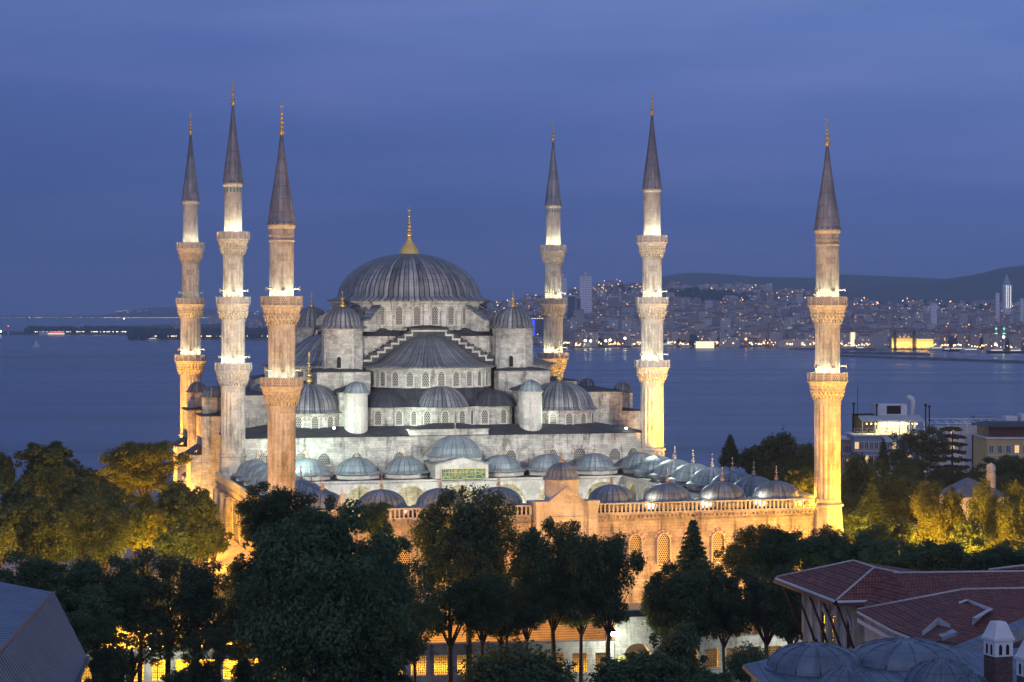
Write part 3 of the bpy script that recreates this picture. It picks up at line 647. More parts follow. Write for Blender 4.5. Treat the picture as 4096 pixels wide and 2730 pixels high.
# inner portal with the inscription
b = MB(); b.box(-4.3,4.6,-9.6,-1.5,12.7,15.15); 
for y in (-9.6,-1.5): b.face([(-4.3,y,15.15),(4.6,y,15.15),(.15,y,16.2)])
ip = b.build('inner_portal', ['stone_clean'], court)
b = MB(); b.face([(-4.6,-9.9,15.1),(.15,-9.9,16.35),(.15,-1.4,16.35),(-4.6,-1.4,15.1)]); b.face([(.15,-9.9,16.35),(4.9,-9.9,15.1),(4.9,-1.4,15.1),(.15,-1.4,16.35)])
b.face([(-4.6,-9.9,14.95),(.15,-9.9,16.2),(.15,-9.9,16.35),(-4.6,-9.9,15.1)]); b.face([(.15,-9.9,16.2),(4.9,-9.9,14.95),(4.9,-9.9,15.1),(.15,-9.9,16.35)])
b.build('gable_roof', ['lead_green'], ip)
b = MB(); b.lathe([(4.35,12.7),(4.35,15.9),(4.5,15.95),(4.5,16.1)],24,c=(.2,-4.5),sm=False,ucirc=4.3); dr=b.build('drum', ['stone_clean'], ip)
b = MB(); b.lathe([(4.75,16.1),(4.75,16.22),(4.2,16.5)]+[(4.1*cos(radians(a)),16.4+3.1*sin(radians(a))) for a in range(5,90,8)]+[(.04,19.5)],80,c=(.2,-4.5),K=32,vs=1.9); dd=b.build('dome', ['lead_green'], dr)
link('finial', FIN_SM, dd, (.2,-4.5,19.45))
b = MB(); b.box(-3.2,4.05,-9.68,-9.6,12.62,14.32,0); 
for x0,x1,z0,z1 in ((-3.3,4.15,14.25,14.36),(-3.3,4.15,12.58,12.68),(-3.3,-3.2,12.68,14.25),(4.05,4.15,12.68,14.25)): b.box(x0,x1,-9.74,-9.6,z0,z1,1)
pn = b.build('inscription_panel', [NT('panel_green',(.03,.12,.09),.5).m,'gold_paint' if 'gold_paint' in M else M.setdefault('gold_paint',NT('gold_paint',(.50,.42,.16),.5,.1).m)], ip)
# gilded calligraphy, strokes traced in a 1848 x 400 frame
ST_ = [[(60,130),(90,140),(150,145),(1680,120)],[(150,0),(150,300),(110,340),(20,345)],[(20,345),(60,300),(150,240)],[(325,0),(325,300)],[(415,0),(415,330)],[(545,0),(545,280)],[(575,0),(575,300)],[(620,0),(620,250)],
[(810,0),(810,300)],[(905,0),(905,330)],[(1045,0),(1045,320)],[(1085,0),(1085,310)],[(1285,0),(1285,290)],[(1400,0),(1400,320)],[(1435,0),(1435,300)],[(1680,0),(1680,260)],
[(230,20),(260,90),(320,120)],[(430,30),(520,100)],[(640,40),(800,110)],[(930,50),(1030,105)],[(1110,30),(1270,100)],[(1490,20),(1520,80),(1580,115)],[(1640,30),(1600,50),(1640,80)],
[(170,250),(190,300),(260,320),(330,310),(310,250),(270,230),(240,260),(280,290),(340,300)],[(340,300),(390,370),(460,380),(490,330),(440,260)],[(430,180),(490,175),(520,210),(480,250),(430,250)],[(520,280),(560,340),(640,370),(700,350),(710,290)],
[(620,260),(660,220),(710,240),(720,290),(660,300),(620,270)],[(720,290),(790,300),(830,280)],[(840,250),(870,230),(880,270),(850,290),(840,320),(880,370),(950,370),(970,300)],[(970,280),(1000,240),(1020,270),(990,290),(1010,350),(1070,370),(1100,320)],
[(1110,260),(1150,220),(1200,240),(1210,280),(1150,290),(1110,270)],[(1210,280),(1270,290),(1300,270)],[(1310,270),(1340,240),(1360,280),(1320,300),(1350,350),(1420,370),(1460,300)],[(1450,250),(1500,230),(1560,250),(1610,220)],[(1590,200),(1600,160),(1640,150),(1670,190),(1620,230),(1690,260),(1760,350),(1830,350)],
[(190,340),(340,360)],[(60,20),(90,60),(70,90)],[(70,180),(85,230)],[(190,180),(200,200)],[(260,175),(280,180)],[(370,200),(380,215)],[(860,60),(860,90)],[(1335,50),(1335,90)],[(720,170),(770,170),(770,220),(720,220),(720,170)],[(1200,165),(1240,165),(1240,210),(1200,210),(1200,165)],[(960,170),(980,200),(1000,170)],[(1330,200),(1345,170),(1365,200),(1330,210)],
[(1700,20),(1780,30)],[(30,360),(50,400)]]
b = MB()
for s_ in ST_: b.tube([(-3.2+7.25*x/1848, -9.70, 14.27-1.62*y/410) for x,y in s_], .062, 5)
for i in range(16):
    a=2*pi*i/16; b.tube([(3.72+.1*cos(a),-9.7,13.75+.1*sin(a)),(3.72+.26*cos(a),-9.7,13.75+.26*sin(a))],.05,4)
b.build('calligraphy', ['gold_paint'], pn)
# outer portal
b = MB(); b.box(-4.3,4.3,-71.6,-66.5,-1,14.2); 
g=[(-3.3,14.2),(-2.6,14.35),(0,16.4),(2.6,14.35),(3.3,14.2)]
for y in (-71.6,-70.6): b.face([(x,y,z) for x,z in g])
for (x0,z0),(x1,z1) in zip(g,g[1:]): b.face([(x0,-71.75,z0+.02),(x1,-71.75,z1+.02),(x1,-70.5,z1+.02),(x0,-70.5,z0+.02)]); b.face([(x0,-71.75,z0-.2),(x1,-71.75,z1-.2),(x1,-71.75,z1+.02),(x0,-71.75,z0+.02)])
for sx in (-1,1):
    x0,x1=sorted((sx*3.0,sx*4.35)); b.box(x0,x1,-71.95,-71.6,-1,13.4); b.box(x0-.1,x1+.1,-72.1,-71.4,13.4,14.0,0,0,True); b.box(x0-.2,x1+.2,-72.2,-70.4,14.0,14.45,0,0,True)
pt_ = b.build('outer_portal', ['stone_clean'], court)
b = MB()
for x0,x1,z0,z1 in ((-2.75,2.75,12.05,12.3),(-2.75,-2.5,7,12.05),(2.5,2.75,7,12.05),(-2.5,2.5,9.6,9.8)): b.box(x0,x1,-71.75,-71.6,z0,z1,0,0,True)
b.face([(-1.95,-71.62,10.25),(2.0,-71.62,10.25),(2.0,-71.62,11.6),(-1.95,-71.62,11.6)],None,1)
T2=[[(100,40),(100,640)],[(330,40),(330,640)],[(700,60),(700,500)],[(900,60),(900,620)],[(1250,40),(1250,640)],[(1290,40),(1290,620)],[(950,120),(1050,60),(1200,120)],[(980,300),(1080,480),(1200,560)],[(1400,80),(1500,60),(1560,200),(1500,320)],[(120,620),(300,700),(620,640),(900,700),(1100,620),(1450,700),(1560,560)],[(420,200),(560,300),(640,200)],[(800,400),(1000,520),(1240,640)]]
for s_ in T2: b.tube([(-1.95+3.95*x/1650,-71.66,11.58-1.25*y/760) for x,y in s_],.06,5,2)
b.build('portal_panel', ['stone_clean',NT('panel_grey',(.22,.18,.16),.6).m,'gold_paint'], pt_)
b = MB(); b.box(-2.3,2.3,-71.7,-71.58,0,6,0); b.build('portal_door', ['bark'], pt_)
b = MB(); b.lathe([(2.35,14.2),(2.35,17.0),(2.5,17.05),(2.5,17.25)],24,c=(0,-69),sm=False,ucirc=2.3); dr=b.build('drum', ['stone_clean'], pt_)
b = MB(); b.lathe([(2.6,17.25),(2.6,17.36),(2.3,17.55)]+[(2.25*cos(radians(a)),17.5+2.0*sin(radians(a))) for a in range(5,90,8)]+[(.04,19.5)],128,c=(0,-69),flute=(20,.05),K=20,vs=1.6); dd=b.build('dome', ['lead_green'], dr)
link('finial', FIN_SM, dd, (0,-69,19.4))
# windows of the outer walls
ww = win_meshes(1.7,4.1,'voussoir','lattice_far',prj=.32,fr=.16)
for bay in range(1,5):
    for s_ in (-1,1):
        for d in (-2.05,2.05):
            u = s_*(bay*8.05+4.25-0.0)-0 if False else s_*(bay*7.95+4.35-.0)+d-0
            if abs(u) > 5.5 and abs(u) < 37: put_window(court, ww, u, B_-.02, 5.4, 0)
wl = win_meshes(1.5,3.0,'plain','lattice_far',prj=.12,fr=.12)
for i in range(8): put_window(court, wl, -Wc-.03, -62+i*8, 3.0, -pi/2)
# ================================================================ precinct: street wall, gate, canopy, hoarding
M['street_stone'] = stone('street_stone', (.46,.45,.41), (.38,.37,.34), (.2,.19,.18), 1.2, .5, .01, .45, .6)
A_ = PD(120,1500,230); Bq = PD(1410,1478,236.5); Cq = PD(1512,1478,237.5); Dq = PD(1850,1463,242.0)
def street_wall(p, q, label):
    L = (q-p).to_2d().length; a = atan2(q.y-p.y, q.x-p.x); t = thing('precinct_wall', (p.x,p.y,0), a, label, 'wall', 'walls along the street')
    b = MB(); n = max(1,round(L/2.55)); w = L/n
    b.box(0,L,-.4,.4,-1.5,1.0); b.box(0,L,-.46,.46,1.0,1.14); b.box(0,L,-.4,.4,3.3,3.75,0); b.box(0,L,-.48,.48,3.75,3.9,0,0,True); b.box(0,L,-.4,.4,3.9,4.35); b.box(-.1,L+.1,-.5,.5,4.35,4.55,0,0,True)
    for i in range(n+1): b.box(max(0,w*i-.42),min(L,w*i+.42),-.4,.4,1.14,3.3)
    b.build('masonry', ['street_stone'], t)
    g = MB(); ww_=w-.84
    for i in range(9): g.tube([(-ww_/2+ww_*i/8,0,1.14),(-ww_/2+ww_*i/8,0,3.3)],.022,4)
    for i in range(9): g.tube([(-ww_/2,0,1.14+2.16*i/8),(ww_/2,0,1.14+2.16*i/8)],.022,4)
    gm = g.mesh('grille', ['iron'])
    for i in range(n): link('grille', gm, t, (w*(i+.5),-.1,0))
street_wall(A_, Bq, 'long pale precinct wall with iron window grilles left of the gate')
street_wall(Cq, Dq, 'short precinct wall with grilles right of the gate, behind the hedge')
a = atan2(Cq.y-Bq.y, Cq.x-Bq.x); mid_ = (Bq+Cq)/2
t = thing('precinct_gate', (Bq.x,Bq.y,0), a, 'grey stone gateway with a round arch and a dark lead roof in the precinct wall', 'gate')
Lg=(Cq-Bq).to_2d().length; b = MB(); n=16; c=Lg/2; r=1.55
for y in (-.75,.75):
    pts=[(c+r*cos(pi-pi*k/n),2.7+r*sin(pi*k/n)) for k in range(n+1)]
    for k in range(n):
        (x0,z0),(x1,z1)=pts[k],pts[k+1]; b.face([(x0,y,z0),(x1,y,z1),(x1,y,7.0),(x0,y,7.0)])
    for x0,x1 in ((0,c-r),(c+r,Lg)): b.face([(x0,y,-1),(x1,y,-1),(x1,y,7.0),(x0,y,7.0)])
for k in range(n):
    (x0,z0),(x1,z1)=pts[k],pts[k+1]; b.face([(x0,-.75,z0),(x0,.75,z0),(x1,.75,z1),(x1,-.75,z1)])
    a0,a1=pi-pi*k/n,pi-pi*(k+1)/n
    b.face([(c+rr*cos(q),-.79,4.1+rr*sin(q)) for rr,q in ((2.0,a0),(2.0,a1),(2.5,a1),(2.5,a0))])
for x in (c-r,c+r,0,Lg): b.face([(x,-.75,-1),(x,.75,-1),(x,.75,7.0 if x in(0,Lg) else 2.7),(x,-.75,7.0 if x in(0,Lg) else 2.7)])
b.box(-.1,Lg+.1,-.9,.9,7.0,7.2,0,0,True); b.build('masonry', ['street_stone'], t)
b = MB(); b.frustum([(-.4,-1.2),(Lg+.4,-1.2),(Lg+.4,1.2),(-.4,1.2)],7.21,[(.2,-.4),(Lg-.2,-.4),(Lg-.2,.4),(.2,.4)],7.75,0,.8,2,cap=True); b.build('roof', ['lead_flat'], t)
b = MB(); b.box(.25,1.15,-.82,-.76,2.15,3.05,0); b.box(.3,1.1,-.83,-.82,2.2,3.0,1); b.box(.4,.8,-.835,-.83,2.3,2.34,2); b.build('notice_sign', [NT('sign_edge',(.1,.09,.05)).m,NT('sign_yellow',(.62,.55,.2)).m,'iron'], t)
b = MB(); b.box(1.55,1.75,-.82,-.76,1.85,2.0,0); b.box(1.78,2.3,-.82,-.76,1.8,2.02,1)
for k in range(4): b.box(1.86+k*.1,1.91+k*.1,-.83,-.82,1.87,1.96,2)
b.build('street_sign', [NT('plate_red',(.3,.03,.03)).m,NT('plate_blue',(.03,.1,.4)).m,NT('plate_white',(.8,.8,.8)).m], t)
def ribbed(name, c1, c2, period, rough=.5, metal=.4, axis=0):
    m = NT(name, rough=rough, metal=metal); sp = m.n('SeparateXYZ', {0: m.uv()}); s = m.math('SINE', m.math('MULTIPLY', sp.outputs[axis], 2*pi/period))
    c = m.mix(m.math('MULTIPLY_ADD', s, .5, .5), (*c1,1), (*c2,1)); nn = m.ramp(m.noise(m.obj(), .7, 5, .65), [(.3,(.7,.7,.7)),(.7,(1.15,1.15,1.15))])
    m.base(m.mix(1, c, nn, 'MULTIPLY')); m.bump(s, .6, .05); return m.m
M['planks'] = ribbed('planks', (.20,.15,.10), (.36,.28,.19), .3, .8, 0, 1)
M['sheet_metal'] = ribbed('sheet_metal', (.06,.075,.11), (.15,.175,.235), .55, .4, .2)
M['canopy_sheet'] = ribbed('canopy_sheet', (.40,.30,.22), (.55,.42,.30), .35, .6, .1)
p = PD(985,1470,262); q = PD(1402,1470,262); a=.2
t = thing('timber_shed', (p.x,p.y,0), a, 'long low timber boarded shed glowing orange behind the precinct wall', 'shed')
Ls=(q-p).to_2d().length; b = MB(); b.box(0,Ls,0,5,-.5,4.8,0); b.build('wall', ['planks'], t)
b = MB(); b.face([(-.3,-.4,4.75),(Ls+.3,-.4,4.75),(Ls+.3,5.4,5.5),(-.3,5.4,5.5)]); b.build('roof', ['canopy_sheet'], t)
t = thing('lean_to_canopy', (OX,OY,0), TH, 'sloping sheet roofed canopy against the left courtyard wall', 'canopy')
b = MB(); b.face([(-46.5,-64,3.1),(-39.5,-64,5.6),(-39.5,-16,5.6),(-46.5,-16,3.1)],[(0,0),(0,7.4),(48,7.4),(48,0)]); b.face([(-46.5,-64,2.95),(-46.5,-16,2.95),(-46.5,-16,3.1),(-46.5,-64,3.1)])
b.build('sheet_roof', ['canopy_sheet'], t)
for k in range(8):
    b = MB(); b.tube([(-46.2,-63+k*6.6,0),(-46.2,-63+k*6.6,3.1)],.09,6); b.build('post', ['iron'], t)
# obelisk tip between the domes
p = PD(787,1180,270)
t = thing('obelisk', (p.x,p.y,0), .4, 'pointed grey stone obelisk rising between the trees in front of the courtyard', 'obelisk')
b = MB(); tp = EYE-(1125*4096/2353-1222)/F*270
b.frustum([(-1.35,-1.35),(1.35,-1.35),(1.35,1.35),(-1.35,1.35)],0,[(-.95,-.95),(.95,-.95),(.95,.95),(-.95,.95)],tp-3.4); b.frustum([(-.95,-.95),(.95,-.95),(.95,.95),(-.95,.95)],tp-3.4,[(-.03,-.03),(.03,-.03),(.03,.03),(-.03,.03)],tp,cap=True)
b.build('shaft', [plain('obelisk_stone',(.30,.29,.28),.8,0,.25,2)], t)
b = MB(); b.box(-2,2,-2,2,-1,1.2); b.build('plinth', ['stone'], t)
# street lamps
def street_lamp(x, y, Y, side_, label):
    p = PD(x,y,Y); h = p.z; t = thing('street_lamp', (p.x,p.y,0), 0, label, 'street lamp', 'lit street lamps along the precinct wall')
    b = MB(); px=-side_*.75; b.tube([(px,0,0),(px,0,.9)],.12,8); b.tube([(px,0,.9),(px,0,h+1.0)],.06,8); b.tube([(px,0,h+.9),(px*.6,0,h+1.15),(0,0,h+.62)],.035,6)
    b.build('post', ['iron'], t); b = MB(); b.lathe([(.04,h+.75),(.12,h+.6),(.34,h+.36),(.38,h+.3),(.34,h+.3)],12); b.build('shade', ['iron'], t)
    b = MB(); b.lathe([(.33,h+.29),(.28,h-.05),(.12,h-.2),(0,h-.22)],12); b.build('lamp_bulb', [M.setdefault('lamp_white',emis('lamp_white',(1,.98,.85),14.0,True))], t)
    lamp('POINT','street_lamp_light',(p.x,p.y-.1,h-.5),SLP,(.95,1,.82),r=.3)
SLP = 1500
street_lamp(346,1487,226,-1,'lit white street lamp on the left, before the grilled wall'); street_lamp(1409,1458,233,1,'lit white street lamp beside the stone gate'); street_lamp(1817,1443,236,-1,'lit white street lamp next to the red tiled building')
# ================================================================ foreground buildings
def tiles_mat():
    m = NT('roof_tiles', rough=.75); uv=m.uv()
    br = m.n('TexBrick', {'Vector': uv, 'Color1': (.30,.095,.07,1), 'Color2': (.16,.06,.052,1), 'Mortar': (.045,.022,.022,1), 'Scale':1.0,'Mortar Size':.035,'Mortar Smooth':.5,'Bias':0.0,'Brick Width':.24,'Row Height':.34}, offset=.5)
    br2 = m.n('TexBrick', {'Vector': uv, 'Color1': (1,1,1,1), 'Color2': (.85,.85,.85,1), 'Mortar': (.38,.38,.38,1), 'Scale':1.0,'Mortar Size':.07,'Mortar Smooth':.3,'Bias':0.0,'Brick Width':30.0,'Row Height':.68}, offset=.5)
    nn = m.ramp(m.noise(m.obj(), 1.3, 5, .6), [(.3,(.75,.75,.78)),(.7,(1.2,1.15,1.1))])
    m.base(m.mix(1, m.mix(1, br.outputs[0], br2.outputs[0],'MULTIPLY'), nn, 'MULTIPLY')); m.bump(br.outputs[1], .9, .05); return m.m
M['tiles'] = tiles_mat(); M['ridge'] = plain('ridge_mortar', (.42,.40,.40), .8, 0, .25, 6)
M['plaster'] = plain('plaster', (.50,.44,.36), .9, 0, .22, .9); M['plaster_grey'] = plain('plaster_grey', (.42,.42,.44), .9, 0, .15, .8); M['timber_brown'] = NT('timber_brown',(.085,.04,.035),.6).m
M['white_trim'] = plain('white_trim', (.55,.56,.58), .7, 0, .1, 1)
tb = thing('tiled_building', (0,0,0), 0, 'red tiled roof building with deep bracketed eaves and arched windows, lower right corner', 'building')
def slope(b, pts, m=0):
    """tile face: uv along the eave (first edge) and up the slope"""
    p=[Vector(q) for q in pts]; e=(p[1]-p[0]).normalized(); n=(p[1]-p[0]).cross(p[-1]-p[0]).normalized(); f=n.cross(e)
    b.face(pts,[((q-p[0]).dot(e),(q-p[0]).dot(f)) for q in p],m)
ze = EYE-22
eA,eB = P(3106,2310,175.8), P(3347,2402,162.1); eA.z=eB.z=ze
eC = eB+Vector((13.5,2.6,0)); eD = eA+Vector((13.5,2.6,0))
r1,r2 = P(3413,2244,170.5), P(3497,2272,166.0); r1.z=r2.z=ze+1.95
b = MB(); slope(b,[eA,eB,r2,r1]); slope(b,[eB,eC,r2]); slope(b,[eC,eD,r1,r2]); slope(b,[eD,eA,r1]); b.build('hip_roof', ['tiles'], tb)
def ridge_line(b, pts): b.tube([Vector(p)+Vector((0,0,.04)) for p in pts],.085,6)
b = MB()
for l in ([eA,r1],[r1,r2],[eB,r2],[eC,r2]): ridge_line(b,l)
b.build('ridge_caps', ['ridge'], tb)
b = MB()
for p0,p1 in ((eA,eB),(eB,eC)):
    d=(p1-p0).normalized(); nrm=Vector((d.y,-d.x,0))
    for o0,o1,z0,z1,m in ((.0,.16,-.18,-.02,0),(.0,.3,-.42,-.2,1)):
        a0,a1=p0+nrm*o1,p1+nrm*o1; b.face([(a0.x,a0.y,ze+z0),(a1.x,a1.y,ze+z0),(a1.x,a1.y,ze+z1),(a0.x,a0.y,ze+z1)],None,m); c0,c1=p0,p1; b.face([(a0.x,a0.y,ze+z1),(a1.x,a1.y,ze+z1),(c1.x,c1.y,ze+z1),(c0.x,c0.y,ze+z1)],None,m)
poly=[eA,eB,eC,eD]; b.face([(p.x,p.y,ze-.4) for p in reversed(poly)],None,1)
b.build('eaves_gutter', ['white_trim','timber_brown'], tb)
ctr=(eA+eC)/2; ins=lambda p,k=1.9: Vector((p.x+(k if p.x<ctr.x else -k), p.y+(-k*.9 if p.y>ctr.y else k*.9),0))
wA,wB,wC,wD=[ins(p) for p in poly]; b = MB(); b.prism([(p.x,p.y) for p in (wA,wB,wC,wD)],-1,ze-.4,0,cap=False)
b.build('wall', ['plaster'], tb)
dv=(wB-wA); Lw_=dv.length; aw=atan2(dv.y,dv.x)
b = MB(); b.off=(wA.x,wA.y,0); b.rot=aw
for i in range(7):
    x=.5+i*(Lw_-1.0)/6; b.box(x-.22,x+.22,-.22,0,-1,ze-.6,0)
b.box(-.3,Lw_+.3,-.7,0,ze-6.6,ze-6.3,1,1,True); b.box(-.1,Lw_+.1,-.3,0,ze-1.0,ze-.6,0)
for i in range(3):
    x=Lw_*(.38+.22*i); n=10
    for k in range(n):
        a0,a1=pi*k/n,pi*(k+1)/n; b.face([(x+rr*cos(q),-.12,ze-2.7+rr*1.3*sin(q)) for rr,q in ((.62,a0),(.62,a1),(.9,a1),(.9,a0))],None,1)
b.build('pilasters', ['plaster','white_trim'], tb)
for i in range(3):
    x=Lw_*(.38+.22*i); g = MB(); g.off=(wA.x,wA.y,0); g.rot=aw; ap=arch_pts(1.2,3.9,10,.25); g.face([(x+q,-.05,ze-5.7+z) for q,z in reversed(ap)],None,0)
    g.box(x-.03,x+.03,-.1,-.05,ze-5.7,ze-2.2,1); g.box(x-.6,x+.6,-.1,-.05,ze-3.8,ze-3.7,1); g.build('arched_window', [M.setdefault('glass_dark',NT('glass_dark',(.03,.03,.035),.15,0,.6).m),'timber_brown'], tb)
for i in range(5):
    x=.2+Lw_*(.02+.245*i); g = MB(); g.off=(wA.x,wA.y,0); g.rot=aw
    g.tube([(x,-.3,ze-4.3),(x,-1.0,ze-2.5),(x,-1.85,ze-.45)],.10,4); g.box(x-.16,x+.16,-.45,0,ze-4.7,ze-4.3,0,0,True); g.build('eaves_bracket', ['timber_brown'], tb)
g = MB(); 
for dx in (.5,1.0): g.tube([(wB.x+dx,wB.y-.2,ze-4.1),(wB.x+dx+.35,wB.y-1.7,ze-.45)],.1,4)
g.box(wB.x+.3,wB.x+1.3,wB.y-.5,wB.y,ze-4.6,ze-4.3); g.build('eaves_bracket', ['timber_brown'], tb)
# rear wing, front wing
def Pz(x,y,z):
    Y = (EYE-z)*F/(y-1222); return Vector(((x-2048)/F*Y, Y, z))
zr=EYE-20.2; R1,R2 = Pz(3575,2294,zr), Pz(4400,2284,zr)
b = MB(); f1=Vector((R1.x+1,R1.y-9.5,ze-.6)); f2=Vector((R2.x+1,R2.y-7.5,ze-.6)); bb1=R1+Vector((0,8,-2.4)); bb2=R2+Vector((0,8,-2.4))
slope(b,[f1,f2,R2,R1]); slope(b,[bb2,bb1,R1,R2]); slope(b,[Vector((R1.x-3,R1.y-1,ze-.4)),f1,R1]); b.build('rear_roof', ['tiles'], tb)
b = MB(); ridge_line(b,[R1,R2]); q1,q2=Pz(3955,2281,EYE-20.2),Pz(4300,2240,EYE-19.6); ridge_line(b,[q1,q2]); b.build('ridge_caps', ['ridge'], tb)
b = MB(); slope(b,[q1+Vector((0,-.5,-.6)),q2+Vector((0,-.5,-1.2)),q2,q1]); b.build('far_roof', ['tiles'], tb)
zf=EYE-22.3; g1,g2,g3=Pz(3431,2440,zf),Pz(3566,2514,zf),Pz(3672,2556,zf); zq=EYE-20.4; h1=Pz(3858,2359,zq); h2=Pz(4500,2350,zq)
v1=Vector((38.5,g3.y-1.5,zf-.2)); b = MB(); slope(b,[g1,g2,h1]); slope(b,[g2,g3,h1]); slope(b,[g3,v1+Vector((0,-2,-.6)),h2,h1]); slope(b,[Vector((g1.x+12,g1.y+9,zf)),g1,h1,h2]); b.build('front_roof', ['tiles'], tb)
b = MB(); ridge_line(b,[h1,h2]); ridge_line(b,[g1,h1]); b.build('ridge_caps', ['ridge'], tb)
b = MB(); b.prism([(g1.x+.5,g1.y),(g2.x+.4,g2.y),(g3.x,g3.y+.1),(42,g3.y-1),(42,g1.y+6),(g1.x+3,g1.y+6)],-1,zf-.25,0,cap=False)
for p0,p1 in ((g1,g2),(g2,g3)):
    b.face([(p0.x-.1,p0.y-.1,zf-.22),(p1.x-.1,p1.y-.1,zf-.22),(p1.x-.1,p1.y-.1,zf-.02),(p0.x-.1,p0.y-.1,zf-.02)],None,1)
    b.face([(p0.x-.05,p0.y-.05,zf-.9),(p1.x-.05,p1.y-.05,zf-.9),(p1.x-.05,p1.y-.05,zf-.6),(p0.x-.05,p0.y-.05,zf-.6)],None,1)
b.build('wall', ['plaster','white_trim'], tb)
d=(g2-g1); a=atan2(d.y,d.x); 
for fx in (.62,.9):
    g = MB(); g.off=(g1.x+.5+d.x*fx-.1,g1.y+d.y*fx,0); g.rot=a; g.face([(x,-.12,zf-3.3+z) for x,z in reversed(arch_pts(.7,1.8,8,0))]); g.build('arched_window', ['glass_dark'], tb)
# light well parapets, skylight, gangway roof
b = MB(); w0,w1,w2,w3=Pz(3797,2421,zf+1.2),Pz(3862,2398,zf+1.55),Pz(3955,2434,zf+1.2),Pz(3888,2472,zf+1.0)
for p0,p1 in ((w0,w1),(w1,w2),(w2,w3)):
    b.face([p0+Vector((0,0,.0)),p1,p1+Vector((.25,-.35,0)),p0+Vector((.25,-.35,0))],None,0); b.face([p0-Vector((0,0,1.3)),p1-Vector((0,0,1.3)),p1,p0],None,0)
b.build('light_well_parapet', ['plaster_grey'], tb)
b = MB(); y0,y1,y2,y3=Pz(3690,2545,zf+.55),Pz(3752,2500,zf+1.05),Pz(3800,2512,zf+1.1),Pz(3705,2562,zf+.4)
b.face([y0,y1,y2,y3]); b.face([y0,y1,y1+Vector((0,0,.5)),y0+Vector((0,0,.35))],None,1); b.face([y1,y2,y2+Vector((0,0,.25)),y1+Vector((0,0,.5))],None,1); b.build('light_well', ['timber_brown','plaster_grey'], tb)
b = MB(); s0,s1,s2,s3=Pz(3752,2537,zf+.75),Pz(3810,2517,zf+.95),Pz(3827,2527,zf+.9),Pz(3768,2549,zf+.7)
b.face([s0,s1,s2,s3]); b.face([s3,s2,s2-Vector((0,0,.25)),s3-Vector((0,0,.25))]); b.build('skylight', [NT('skylight_metal',(.33,.36,.40),.4,.5).m], tb)
b = MB(); k0,k1,k2,k3=Pz(3790,2595,zf-.2),Pz(4120,2462,zf+1.6),Pz(4150,2490,zf+1.6),Pz(3833,2614,zf-.2)
b.face([k0,k3,k2,k1],[(0,0),(0,1),(9,1),(9,0)],0); b.face([k3,k2,k2-Vector((0,0,.75)),k3-Vector((0,0,.75))],[(0,0),(9,0),(9,1),(0,1)],1); b.face([k0,k3,k3-Vector((0,0,.75)),k0-Vector((0,0,.75))],None,1)
b.build('gangway_roof', [M['lead_near'],ribbed('corrugated_sheet',(.22,.22,.23),(.5,.5,.5),.16,.5,.3)], tb)
b = MB(); b.lathe([(3.6*cos(radians(a)),2.4*sin(radians(a))) for a in range(0,91,10)],24,a0=0,a1=pi,K=8,vs=2); ap=b.build('apse_roof', [plain('patina',(.40,.46,.44),.6,0,.2,.6)], tb, (38.6,147.5,zf-.3))
# lead roofed bath house
bh = thing('bath_house', (0,0,0), 0, 'grey lead roof with low ribbed domes in the lower right corner', 'building')
zs=EYE-21.9; c0,c1,c2,c3=Pz(2971,2659,zs),Pz(3047,2735,zs),Vector((36,122,zs)),Vector((36,137,zs))
b = MB(); b.face([(c0.x,c0.y,zs),(c1.x,c1.y,zs),(c1.x+1.5,112,zs),(40,108,zs),(40,139,zs),(c0.x+5,138.6,zs)],[(c0.x,c0.y),(c1.x,c1.y),(c1.x,112),(40,108),(40,139),(c0.x+5,138.6)])
b.face([(c0.x,c0.y,zs-.25),(c1.x,c1.y,zs-.25),(c1.x,c1.y,zs),(c0.x,c0.y,zs)]); b.build('roof', [lead('lead_bath',(.11,.14,.19),(.15,.18,.24),(.05,.06,.08),.5,.03,.25)], bh)
b = MB(); b.prism([(c0.x+.5,c0.y-.2),(c1.x+.5,c1.y),(c1.x+2,112),(40,108),(40,138.8),(c0.x+5,138.4)],-1,zs-.26,0,cap=False); b.build('wall', ['plaster'], bh)
for x,apex,Y,r,k in ((3256,2576,131,2.85,12),(3624,2561,133.5,3.45,12),(3767,2641,123.2,2.15,14),(3388,2671,122,1.75,12),(3894,2702,118,1.3,12)):
    p = P(x,apex,Y); h=p.z-zs; b = MB(); b.lathe([(r*1.04,0),(r*1.04,.12)]+[(r*cos(radians(a))**.85 if a<90 else .02, .1+(h-.1)*sin(radians(a))) for a in range(0,91,9)],48,K=k,vs=1.5)
    for i in range(k):
        a=2*pi*i/k; b.tube([(r*cos(radians(q))**.85*cos(a) if q<90 else 0,r*cos(radians(q))**.85*sin(a) if q<90 else 0,.13+(h-.1)*sin(radians(q))) for q in (2,20,40,60,80)],.045,4)
    b.build('dome', ['lead_near'], bh, (p.x,p.y,zs))
M['brick_dark'] = stone('brick_dark', (.13,.085,.075), (.09,.06,.055), (.05,.04,.04), .5, .09, .012, .2, .2)
